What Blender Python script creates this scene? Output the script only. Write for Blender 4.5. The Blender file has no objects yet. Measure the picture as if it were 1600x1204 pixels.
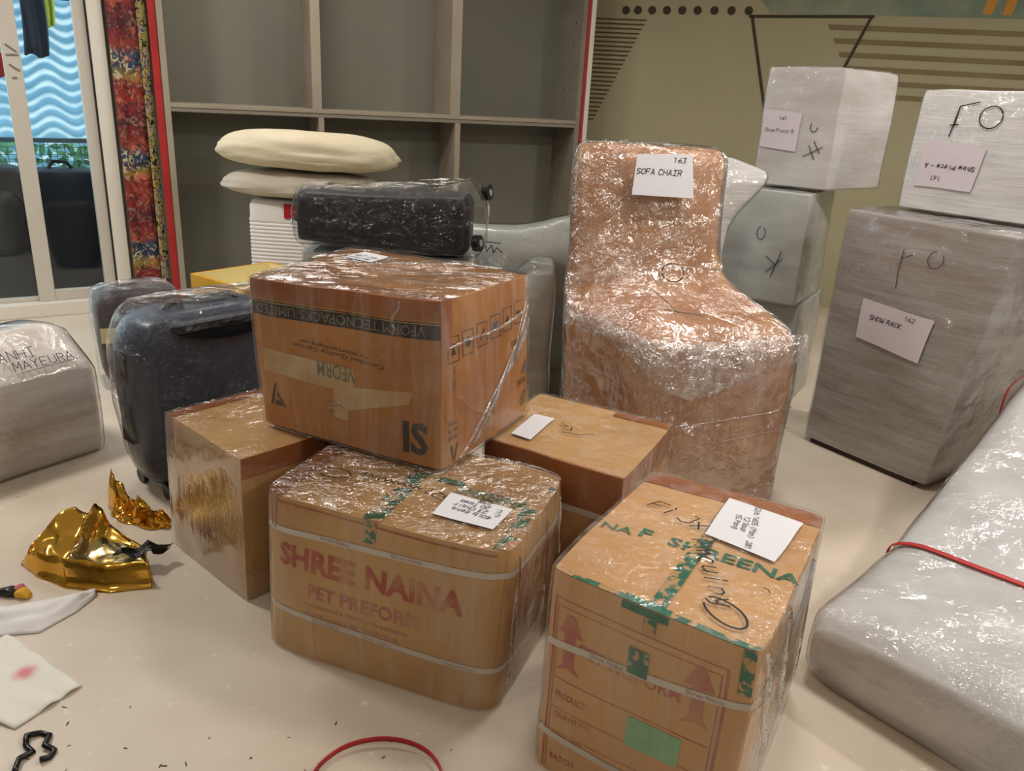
import bpy, bmesh, math, random
from mathutils import Vector, Matrix, noise
random.seed(7)
scene = bpy.context.scene
R = math.radians

# ------------------------------------------------------------------ camera
cam_d = bpy.data.cameras.new('camera'); cam = bpy.data.objects.new('camera', cam_d)
scene.collection.objects.link(cam); scene.camera = cam
cam_d.sensor_fit = 'HORIZONTAL'; cam_d.sensor_width = 36.0
cam_d.lens = 36.0 * 1246.35 / 1600.0
cam_d.clip_start = .05
PITCH, ROLL, CAM_H = R(20.021), R(-3.2693), 1.45
_f = Vector((0, math.cos(PITCH), -math.sin(PITCH))); _u0 = Vector((0, math.sin(PITCH), math.cos(PITCH))); _r0 = Vector((1, 0, 0))
_rt = _r0 * math.cos(ROLL) - _u0 * math.sin(ROLL); _up = _r0 * math.sin(ROLL) + _u0 * math.cos(ROLL)
mw = Matrix.Identity(4)
for i in range(3):
    mw[i][0] = _rt[i]; mw[i][1] = _up[i]; mw[i][2] = -_f[i]
mw[2][3] = CAM_H
cam.matrix_world = mw

# ------------------------------------------------------------------ world, exposure
world = bpy.data.worlds.new('world'); scene.world = world; world.use_nodes = True
bg = world.node_tree.nodes['Background']
bg.inputs[0].default_value = (.78, .92, 1.0, 1); bg.inputs[1].default_value = 3.6
scene.view_settings.view_transform = 'Standard'; scene.view_settings.look = 'None'
scene.view_settings.gamma = 1; scene.view_settings.use_curve_mapping = False
scene.view_settings.exposure = -0.12
LAMP_W = 38.5
LAMP_COL = (1.0, .95, .885)
LAMPS = [(-2.7, 3.0, 1.3, .45, 'in front of the glass door'), (-1.35, 4.65, .30, .50, 'before the curtain end of the shelving unit'), (-.25, 4.9, .20, .45, 'before the middle of the shelving unit'), (2.9, 3.5, 1.25, .26, 'beyond the wrapped rack'), (.9, 2.6, .65, .4, 'above the wrapped sofa chair'),
         (2.6, .9, 1.15, .4, 'over the mattress end'), (-1.9, .2, .30, .35, 'added as front fill over the bare floor by the stained paper'), (.6, -1.2, .40, .36, 'at the end of the room facing the shelves')]
CEIL = 2.75

# ------------------------------------------------------------------ materials
def srgb(r, g, b):
    f = lambda c: (c / 255 / 12.92) if c / 255 <= .04045 else ((c / 255 + .055) / 1.055) ** 2.4
    return (f(r), f(g), f(b), 1)
MATS = {}
class NT:
    def __init__(s, name):
        s.m = bpy.data.materials.new(name); s.m.use_nodes = True; s.t = s.m.node_tree
        for n in list(s.t.nodes): s.t.nodes.remove(n)
        s.out = s.n('ShaderNodeOutputMaterial'); MATS[name] = s.m
    def n(s, kind, **kw):
        nd = s.t.nodes.new(kind)
        for k, v in kw.items():
            if k.startswith('i_'):
                key = k[2:]; key = int(key) if key.isdigit() else key.replace('_', ' ')
                nd.inputs[key].default_value = v
            else: setattr(nd, k, v)
        return nd
    def l(s, a, b): s.t.links.new(a, b)
    def coords(s, vs=(1, 1, 1), rot=(0, 0, 0), kind='Object'):
        tc = s.n('ShaderNodeTexCoord'); mp = s.n('ShaderNodeMapping')
        mp.inputs['Scale'].default_value = vs; mp.inputs['Rotation'].default_value = rot
        s.l(tc.outputs[kind], mp.inputs['Vector']); return mp.outputs[0]
    def noise(s, scale, vs=(1, 1, 1), detail=3, rough=.5, dist=0, rot=(0, 0, 0)):
        nd = s.n('ShaderNodeTexNoise'); nd.inputs['Scale'].default_value = scale; nd.inputs['Detail'].default_value = detail
        nd.inputs['Roughness'].default_value = rough; nd.inputs['Distortion'].default_value = dist
        s.l(s.coords(vs, rot), nd.inputs['Vector']); return nd.outputs['Fac']
    def ramp(s, fac, stops, interp='LINEAR'):
        rp = s.n('ShaderNodeValToRGB'); rp.color_ramp.interpolation = interp
        e = rp.color_ramp.elements
        while len(e) < len(stops): e.new(.5)
        for el, (p, c) in zip(e, stops):
            el.position = p; el.color = c if hasattr(c, '__len__') else (c, c, c, 1)
        s.l(fac, rp.inputs[0]); return rp.outputs[0]
    def math(s, op, a, b=None, clamp=False):
        nd = s.n('ShaderNodeMath', operation=op, use_clamp=clamp)
        for i, v in enumerate((a, b)):
            if v is None: continue
            if isinstance(v, (int, float)): nd.inputs[i].default_value = v
            else: s.l(v, nd.inputs[i])
        return nd.outputs[0]
    def mixc(s, fac, a, b):
        nd = s.n('ShaderNodeMix', data_type='RGBA')
        if isinstance(fac, (int, float)): nd.inputs[0].default_value = fac
        else: s.l(fac, nd.inputs[0])
        for i, v in ((6, a), (7, b)):
            if hasattr(v, '__len__'): nd.inputs[i].default_value = v
            else: s.l(v, nd.inputs[i])
        return nd.outputs[2]
    def bump(s, h, strength, dist=.01, normal=None):
        nd = s.n('ShaderNodeBump'); nd.inputs['Strength'].default_value = strength; nd.inputs['Distance'].default_value = dist
        s.l(h, nd.inputs['Height'])
        if normal: s.l(normal, nd.inputs['Normal'])
        return nd.outputs[0]

def M(name, c1, c2=None, nscale=5, vs=(1, 1, 1), rough=.6, metal=0, bump=0, bscale=30, bvs=(1, 1, 1), bdist=.01, ramp=(.35, .65), spec=.4, coat=0, rot=(0, 0, 0), ndetail=4):
    t = NT(name); b = t.n('ShaderNodeBsdfPrincipled')
    if c2: t.l(t.ramp(t.noise(nscale, vs, ndetail, rot=rot), [(ramp[0], c1), (ramp[1], c2)]), b.inputs['Base Color'])
    else: b.inputs['Base Color'].default_value = c1
    b.inputs['Roughness'].default_value = rough; b.inputs['Metallic'].default_value = metal
    b.inputs['Specular IOR Level'].default_value = spec; b.inputs['Coat Weight'].default_value = coat
    if bump: t.l(t.bump(t.noise(bscale, bvs, 4), bump, bdist), b.inputs['Normal'])
    t.l(b.outputs[0], t.out.inputs[0]); return t.m

def film_mat(name, vs=(60, 60, 5), slope=.12, haze=.08, gain=1.3, rough=.09, tint=(.985, .985, .985, 1), base=.015, rot=(0, 0, 0), crumple=.5, patch=(.42, .62)):
    """clear stretch film: fresnel gloss over wrinkles, a little milky where it bunches"""
    t = NT(name); big = max(vs)
    n1 = t.noise(1.0, vs, 3, .6, .3, rot); n2 = t.noise(24.0, (1, 1, 1), 3, .6, .8); n3 = t.noise(5.0, (1, 1, 1), 2)
    mask = t.ramp(t.noise(4.5, (1, 1, 1), 2, rot=(.4, .2, .9)), [(patch[0], .25), (patch[1], 1.0)])
    h = t.math('ADD', t.math('MULTIPLY', n1, 1.0), t.math('MULTIPLY', n2, crumple * big / 24))
    h = t.math('ADD', t.math('MULTIPLY', h, mask), t.math('MULTIPLY', n3, .35 * big / 5))
    nrm = t.bump(h, 1.0, slope / big * 2.2)
    lw = t.n('ShaderNodeLayerWeight'); lw.inputs[0].default_value = .5
    fr = t.math('ADD', t.math('MULTIPLY', t.math('POWER', lw.outputs['Facing'], 4.5), .96), .04)      # two-sided Schlick
    fac = t.math('ADD', t.math('MULTIPLY', fr, gain), base, True)
    gl = t.n('ShaderNodeBsdfGlossy'); gl.inputs['Roughness'].default_value = rough; t.l(nrm, gl.inputs['Normal'])
    tr = t.n('ShaderNodeBsdfTransparent'); tr.inputs[0].default_value = tint
    df = t.n('ShaderNodeBsdfDiffuse'); df.inputs[0].default_value = (.85, .85, .86, 1)
    hz = t.noise(1.0, tuple(v * .4 for v in vs), 4, .6, .6, rot)
    hf = t.math('MULTIPLY', t.ramp(hz, [(.46, 0.06), (.74, 1.0)]), haze)
    m1 = t.n('ShaderNodeMixShader'); t.l(hf, m1.inputs[0]); t.l(tr.outputs[0], m1.inputs[1]); t.l(df.outputs[0], m1.inputs[2])
    m2 = t.n('ShaderNodeMixShader'); t.l(fac, m2.inputs[0]); t.l(m1.outputs[0], m2.inputs[1]); t.l(gl.outputs[0], m2.inputs[2])
    t.l(m2.outputs[0], t.out.inputs[0]); return t.m

KR1, KR2 = srgb(196, 142, 88), srgb(178, 124, 72)
M('kraft', srgb(198, 156, 100), srgb(180, 137, 82), 3, rough=.75, bump=.08, bscale=60, bvs=(1, 1, .2))
M('kraft_orange', srgb(184, 124, 60), srgb(158, 100, 44), 3, rough=.7, bump=.08, bscale=60, bvs=(1, 1, .2))
M('kraft_pale', srgb(206, 160, 108), srgb(192, 144, 92), 2.5, rough=.75, bump=.08, bscale=60, bvs=(1, 1, .2))
M('kraft_pink', srgb(196, 148, 108), srgb(178, 128, 88), 3, rough=.75)
M('kraft_chair', srgb(212, 160, 116), srgb(184, 124, 76), 2.2, vs=(3, 3, .5), rough=.65, bump=.5, bscale=14, bvs=(1, 1, .12), bdist=.02, ramp=(.35, .62))
M('brown_tape', srgb(162, 96, 48), srgb(140, 78, 36), 6, rough=.28, spec=.6, bump=.1, bscale=40)
M('paper_white', srgb(226, 226, 232), rough=.7)
M('paper_pinkish', srgb(206, 196, 202), rough=.6)
M('ink_black', srgb(22, 20, 22), rough=.5)
M('ink_grey', srgb(70, 66, 70), rough=.6)
M('ink_red', srgb(166, 66, 50), srgb(186, 132, 92), 9, rough=.7, ramp=(.40, .66))
M('ink_red_faint', srgb(176, 96, 88), srgb(186, 134, 100), 12, rough=.7, ramp=(.36, .64))
M('ink_red_line', srgb(166, 74, 54), srgb(184, 118, 80), 12, rough=.7, ramp=(.42, .70))
M('print_black', srgb(34, 28, 26), srgb(60, 44, 34), 8, rough=.55, ramp=(.45, .75))
M('print_grey', srgb(120, 112, 104), rough=.6)
M('print_blue', srgb(52, 62, 96), srgb(120, 112, 112), 30, rough=.6, ramp=(.4, .66))
M('print_teal', srgb(70, 96, 92), srgb(120, 116, 96), 14, rough=.6, ramp=(.4, .66))
M('scuff_pale', srgb(196, 172, 130), srgb(176, 128, 76), 5, rough=.7, ramp=(.42, .66))
M('tape_green', srgb(22, 104, 80), srgb(190, 146, 96), 42, vs=(1, 1, 1), rough=.35, ramp=(.50, .56), ndetail=2)
M('tape_green_solid', srgb(20, 98, 76), srgb(30, 120, 92), 20, rough=.3)
M('label_green', srgb(136, 186, 140), srgb(120, 172, 126), 12, rough=.6)
M('strap_white', srgb(206, 198, 184), srgb(190, 180, 166), 8, rough=.5)
M('strap_print', srgb(178, 130, 122), rough=.6)
M('foam_white', srgb(222, 220, 218), srgb(206, 204, 204), 4, vs=(1, 1, 6), rough=.8, bump=.35, bscale=16, bvs=(.6, .6, 4), bdist=.012)
M('foam_rack', srgb(172, 169, 166), srgb(150, 141, 134), 2.6, vs=(.7, .7, 7), rough=.8, bump=.3, bscale=14, bvs=(.5, .5, 4), bdist=.012, ramp=(.36, .66))
M('foam_rack2', srgb(206, 203, 202), srgb(190, 184, 180), 3, vs=(1, 1, 4), rough=.8, bump=.3, bscale=14, bvs=(.5, .5, 3))
M('foam_grey', srgb(188, 190, 186), srgb(168, 170, 166), 4, vs=(1, 1, 3), rough=.75, bump=.3, bscale=10, bvs=(1, 1, 2))
M('foam_parcel', srgb(220, 214, 210), srgb(192, 180, 168), 3, vs=(.7, .7, 5), rough=.8, bump=.3, bscale=14, bvs=(.5, .5, 4), bdist=.012)
M('foam_mattress', srgb(206, 206, 206), srgb(188, 188, 188), 3, vs=(2, 2, 2), rough=.75, bump=.45, bscale=9, bvs=(1, 1, 1), bdist=.014)
M('dark_wood', srgb(60, 48, 40), rough=.6)
M('case_blue', srgb(44, 54, 76), srgb(32, 42, 62), 3, rough=.4, spec=.5)
M('case_black', srgb(20, 22, 34), srgb(14, 15, 24), 3, rough=.5)
M('case_maroon', srgb(48, 30, 34), srgb(34, 24, 30), 3, rough=.45)
M('plastic_black', srgb(16, 16, 18), rough=.35)
M('cavity_shade', srgb(9, 9, 11), rough=.9, spec=.1)
M('plastic_grey', srgb(150, 150, 152), rough=.4)
M('case_white', srgb(226, 224, 222), rough=.4)
M('red_plastic', srgb(168, 24, 30), rough=.4)
M('masking_tape', srgb(196, 186, 140), rough=.7)
M('yellow_card', srgb(214, 164, 46), srgb(202, 150, 36), 4, rough=.7)
M('cream_card', srgb(236, 222, 170), rough=.8)
M('pillow_cream', srgb(222, 210, 184), srgb(208, 196, 168), 3, rough=.9, bump=.25, bscale=60)
M('pillow_grey', srgb(206, 196, 182), srgb(188, 178, 164), 3, rough=.9, bump=.25, bscale=60)
M('gold_foil', srgb(232, 184, 84), srgb(214, 160, 60), 5, rough=.14, metal=1, bump=.12, bscale=12, bdist=.01)
M('foil_inner', srgb(196, 178, 130), srgb(176, 150, 96), 6, rough=.2, metal=1, bump=.25, bscale=20)
M('black_poly', srgb(18, 17, 16), rough=.25, bump=.5, bscale=20)
M('tissue', srgb(226, 224, 224), rough=.9, bump=.3, bscale=25)
M('red_strap', srgb(188, 44, 42), srgb(170, 36, 38), 6, rough=.4)
M('cabinet_lam', srgb(136, 129, 116), srgb(128, 121, 108), 2, vs=(1, 1, 8), rough=.6)
M('cabinet_back', srgb(122, 120, 108), srgb(116, 116, 106), 2, rough=.65)
M('cabinet_edge', srgb(160, 150, 134), srgb(150, 139, 122), 3, rough=.6)
M('cabinet_red', srgb(176, 44, 42), srgb(158, 36, 38), 3, rough=.5)
M('screw_dark', srgb(40, 36, 32), rough=.5)
M('frame_white', srgb(222, 216, 206), rough=.4)
M('frame_grey', srgb(196, 190, 180), rough=.45)
M('gasket', srgb(40, 38, 36), rough=.6)
M('wall_paint', srgb(170, 163, 133), srgb(163, 157, 128), 1.2, rough=.8)
M('wall_plain', srgb(150, 145, 136), rough=.85)
M('ceiling_paint', srgb(232, 230, 224), rough=.9)
M('mural_dark', srgb(58, 50, 34), rough=.7)
M('mural_brown', srgb(132, 118, 84), srgb(122, 108, 76), 3, rough=.75)
M('mural_line', srgb(84, 74, 42), rough=.75)
M('mural_sage', srgb(112, 130, 116), srgb(146, 150, 130), 2.2, rough=.8, ramp=(.4, .62))
M('mural_orange', srgb(196, 140, 60), rough=.75)
M('balcony_floor', srgb(150, 150, 146), rough=.8)
M('rail_paint', srgb(58, 84, 92), rough=.5)
M('wire_paint', srgb(70, 96, 96), rough=.5)
M('leaf_green', srgb(130, 196, 150), srgb(84, 160, 110), 5, rough=.6)
M('leaf_yellow', srgb(176, 186, 60), rough=.6)
M('cloth_navy', srgb(34, 44, 62), srgb(26, 34, 50), 4, rough=.85)
M('cloth_red', srgb(166, 30, 34), rough=.85)
M('cloth_pink', srgb(186, 110, 112), rough=.85)
M('lamp_metal', srgb(220, 220, 218), rough=.4)
def emis(name, col, st):
    t = NT(name); e = t.n('ShaderNodeEmission'); e.inputs[0].default_value = col; e.inputs[1].default_value = st
    t.l(e.outputs[0], t.out.inputs[0]); return t.m
emis('lamp_diffuser', (1, .93, .84, 1), 4.0)
# stretch film, several wrinkle directions
film_mat('film_v', (48, 48, 4), .20, .18, gain=1.1, base=0, rough=.13)
film_mat('film_top', (5, 60, 60), .20, .06, base=.06, rough=.13, rot=(0, 0, R(-22)), patch=(.40, .55))
film_mat('film_glare', (7, 70, 70), .34, .06, gain=1.8, base=.20, rough=.20, rot=(0, 0, R(-20)), patch=(.36, .52), crumple=1.3)
film_mat('film_soft', (24, 24, 6), .16, .06, base=.02, rough=.13)
film_mat('film_foam', (34, 34, 20), .22, .05, gain=1.2, base=.06, rough=.11, patch=(.46, .60))
film_mat('film_heavy', (38, 38, 5), .36, .12, gain=1.6, base=.20, rough=.17, crumple=.7)
film_mat('film_swag', (50, 50, 40), .50, .50, gain=1.8, base=.22, rough=.14, crumple=1.2)
film_mat('film_dark', (30, 30, 22), .36, .006, gain=1.4, base=0, rough=.14, crumple=1.3, patch=(.38, .54))
film_mat('film_mirror', (50, 50, 6), .06, .06, gain=2.4, rough=.06, base=.08)
film_mat('film_fold', (90, 90, 12), .4, .40, gain=2.5, rough=.14, base=.15)
# floor
t = NT('floor_stone'); b = t.n('ShaderNodeBsdfPrincipled')
c = t.ramp(t.noise(2.2, detail=6), [(.3, srgb(198, 184, 166)), (.7, srgb(214, 202, 186))])
spk = t.ramp(t.noise(26, detail=3), [(.66, 0.0), (.74, .8)])
c = t.mixc(spk, c, srgb(226, 218, 206)); spd = t.ramp(t.noise(40, detail=2), [(.76, 0.0), (.80, .6)])
c = t.mixc(spd, c, srgb(120, 104, 88)); t.l(c, b.inputs['Base Color'])
t.l(t.ramp(t.noise(5, detail=4), [(.3, .28), (.7, .48)]), b.inputs['Roughness']); t.l(b.outputs[0], t.out.inputs[0])
# curtain print (repeating bands of blotches)
t = NT('curtain_print'); b = t.n('ShaderNodeBsdfPrincipled')
sp = t.n('ShaderNodeSeparateXYZ'); t.l(t.coords(), sp.inputs[0])
wob = t.math('MULTIPLY', t.math('SUBTRACT', t.noise(9, detail=2), .5), .10)
ph = t.math('FRACT', t.math('DIVIDE', t.math('ADD', sp.outputs[2], wob), .56))
band = t.ramp(ph, [(0, srgb(73, 24, 38)), (.16, srgb(112, 27, 37)), (.26, srgb(144, 47, 34)), (.42, srgb(130, 30, 30)), (.52, srgb(144, 119, 49)), (.60, srgb(34, 53, 84)), (.74, srgb(49, 65, 91)), (.80, srgb(140, 49, 34)), (.94, srgb(112, 25, 34))])
m_mask = t.ramp(ph, [(.40, .3), (.5, 1.0), (.72, 1.0), (.8, .2)])
dots = t.ramp(t.noise(34, (1, 1, .8), 1, dist=1.2), [(.56, 0.0), (.60, 1.0)])
c = t.mixc(t.math('MULTIPLY', dots, m_mask), band, srgb(186, 178, 140))
dk = t.ramp(t.noise(22, (1, 1, 1.2), 2, dist=1.5, rot=(1, 0, 2)), [(.58, 0.0), (.63, .85)]); c = t.mixc(dk, c, srgb(46, 30, 42))
hl = t.ramp(t.noise(13, (1, 1, 1), 2, dist=.8, rot=(0, 1, 1)), [(.58, 0.0), (.66, .55)]); c = t.mixc(hl, c, srgb(206, 110, 80))
t.l(c, b.inputs['Base Color']); b.inputs['Roughness'].default_value = .7; t.l(b.outputs[0], t.out.inputs[0])
t = NT('curtain_edge'); b = t.n('ShaderNodeBsdfPrincipled')
c = t.ramp(t.noise(38, (1, 1, .7), 2, dist=1.2), [(.0, srgb(40, 36, 38)), (.40, srgb(180, 162, 74)), (.50, srgb(176, 166, 140)), (.58, srgb(46, 78, 116)), (.66, srgb(160, 60, 56))], 'CONSTANT')
t.l(c, b.inputs['Base Color']); b.inputs['Roughness'].default_value = .7; t.l(b.outputs[0], t.out.inputs[0])
# door glass
t = NT('door_glass'); g = t.n('ShaderNodeBsdfGlossy'); g.inputs['Roughness'].default_value = .02; tr = t.n('ShaderNodeBsdfTransparent')
tr.inputs[0].default_value = (.92, .97, .97, 1); lw = t.n('ShaderNodeLayerWeight'); lw.inputs[0].default_value = .5
mx = t.n('ShaderNodeMixShader'); t.l(t.math('ADD', t.math('MULTIPLY', t.math('POWER', lw.outputs['Facing'], 5), .9), .05), mx.inputs[0]); t.l(tr.outputs[0], mx.inputs[1]); t.l(g.outputs[0], mx.inputs[2]); t.l(mx.outputs[0], t.out.inputs[0])
# translucent wavy balcony sheet, highlight streaks painted white along its ridges
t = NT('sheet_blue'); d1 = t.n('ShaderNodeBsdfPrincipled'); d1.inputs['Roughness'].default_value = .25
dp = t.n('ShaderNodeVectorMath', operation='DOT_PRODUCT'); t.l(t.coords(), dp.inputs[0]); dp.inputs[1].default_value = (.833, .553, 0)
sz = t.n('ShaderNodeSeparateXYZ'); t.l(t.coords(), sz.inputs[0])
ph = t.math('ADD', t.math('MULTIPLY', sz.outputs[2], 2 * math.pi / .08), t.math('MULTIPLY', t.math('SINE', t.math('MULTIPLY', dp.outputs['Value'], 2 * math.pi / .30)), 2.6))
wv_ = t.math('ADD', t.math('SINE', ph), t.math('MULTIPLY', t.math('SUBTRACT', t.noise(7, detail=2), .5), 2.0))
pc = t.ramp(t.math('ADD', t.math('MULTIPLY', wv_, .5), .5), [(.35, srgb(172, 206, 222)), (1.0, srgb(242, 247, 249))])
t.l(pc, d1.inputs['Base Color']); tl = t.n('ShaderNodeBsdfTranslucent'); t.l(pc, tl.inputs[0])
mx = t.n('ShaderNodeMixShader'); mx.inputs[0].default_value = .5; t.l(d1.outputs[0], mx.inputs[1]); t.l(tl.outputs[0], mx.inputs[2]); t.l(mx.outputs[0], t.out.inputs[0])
# stained paper
t = NT('paper_stained'); b = t.n('ShaderNodeBsdfPrincipled')
vd = t.n('ShaderNodeVectorMath', operation='DISTANCE'); t.l(t.coords(), vd.inputs[0]); vd.inputs[1].default_value = (.03, .035, .01)
st = t.ramp(t.math('ADD', vd.outputs['Value'], t.math('MULTIPLY', t.noise(40), .02)), [(.022, .85), (.046, 0.0)])
c = t.mixc(st, srgb(226, 224, 214), srgb(214, 110, 124)); t.l(c, b.inputs['Base Color']); b.inputs['Roughness'].default_value = .8; t.l(b.outputs[0], t.out.inputs[0])

# ------------------------------------------------------------------ object helpers
COL = scene.collection
LOC = {}
def tag(o, label=None, cat=None, group=None, kind=None):
    if label: o['label'] = label
    if cat: o['category'] = cat
    if group: o['group'] = group
    if kind: o['kind'] = kind
    return o
def thing(name, label, cat, loc, group=None, kind=None):
    o = bpy.data.objects.new(name, None); COL.objects.link(o); o.location = loc; o.empty_display_size = .1
    LOC[o] = Vector(loc); return tag(o, label, cat, group, kind)
def mesh(name, verts, faces, mat, parent=None, smooth=40, loc=None, weld=False):
    """verts in world metres; stored relative to the owner's base"""
    me = bpy.data.meshes.new(name)
    V = [Vector(v) for v in verts]
    if parent is not None: base = LOC[parent]
    elif loc is not None: base = Vector(loc)
    else:
        base = Vector((sum(v.x for v in V) / len(V), sum(v.y for v in V) / len(V), min(v.z for v in V)))
    me.from_pydata([v - base for v in V], [], faces)
    if weld:
        bm = bmesh.new(); bm.from_mesh(me); bmesh.ops.remove_doubles(bm, verts=bm.verts, dist=1e-5)
        bmesh.ops.recalc_face_normals(bm, faces=bm.faces); bm.to_mesh(me); bm.free()
    if isinstance(mat, str): me.materials.append(MATS[mat])
    o = bpy.data.objects.new(name, me); COL.objects.link(o)
    if parent is not None: o.parent = parent; LOC[o] = base
    else: o.location = base; LOC[o] = base
    if smooth:
        me.shade_smooth()
        if smooth < 180: me.set_sharp_from_angle(angle=R(smooth))
    return o
class MB:
    def __init__(s): s.v = []; s.f = []
    def add(s, v, f):
        n = len(s.v); s.v += [Vector(p) for p in v]; s.f += [[i + n for i in q] for q in f]; return s
    def box(s, o, ex, ey, ez):
        """box from origin corner o with edge vectors"""
        o, ex, ey, ez = map(Vector, (o, ex, ey, ez))
        v = [o, o + ex, o + ex + ey, o + ey, o + ez, o + ex + ez, o + ex + ey + ez, o + ey + ez]
        f = [(3, 2, 1, 0), (4, 5, 6, 7), (0, 1, 5, 4), (1, 2, 6, 5), (2, 3, 7, 6), (3, 0, 4, 7)]
        if ex.cross(ey).dot(ez) < 0: f = [tuple(reversed(q)) for q in f]
        return s.add(v, f)
    def cyl(s, c, axis, r, h, n=20):
        c = Vector(c); a = Vector(axis).normalized(); q = a.to_track_quat('Z', 'Y')
        ring = [q @ Vector((math.cos(2 * math.pi * i / n) * r, math.sin(2 * math.pi * i / n) * r, 0)) for i in range(n)]
        v = [c + p for p in ring] + [c + p + a * h for p in ring]
        f = [(i, (i + 1) % n, n + (i + 1) % n, n + i) for i in range(n)] + [tuple(range(n - 1, -1, -1)), tuple(range(n, 2 * n))]
        return s.add(v, f)
    def tube(s, pts, r, n=6, flat=None):
        pts = [Vector(p) for p in pts]; rings = []
        for i, p in enumerate(pts):
            d = (pts[min(i + 1, len(pts) - 1)] - pts[max(i - 1, 0)]).normalized(); q = d.to_track_quat('Z', 'Y')
            rings.append([p + q @ Vector((math.cos(2 * math.pi * k / n) * r, math.sin(2 * math.pi * k / n) * r, 0)) for k in range(n)])
        v = [p for rg in rings for p in rg]
        f = [(i * n + k, i * n + (k + 1) % n, (i + 1) * n + (k + 1) % n, (i + 1) * n + k) for i in range(len(pts) - 1) for k in range(n)]
        f += [tuple(range(n - 1, -1, -1)), tuple((len(pts) - 1) * n + k for k in range(n))]
        return s.add(v, f)
    def build(s, name, mat, parent=None, smooth=40, **kw): return mesh(name, s.v, s.f, mat, parent, smooth, **kw)
def bevel(o, w=.004, seg=2):
    m = o.modifiers.new('bevel', 'BEVEL'); m.width = w; m.segments = seg; m.limit_method = 'ANGLE'; return o

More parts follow.
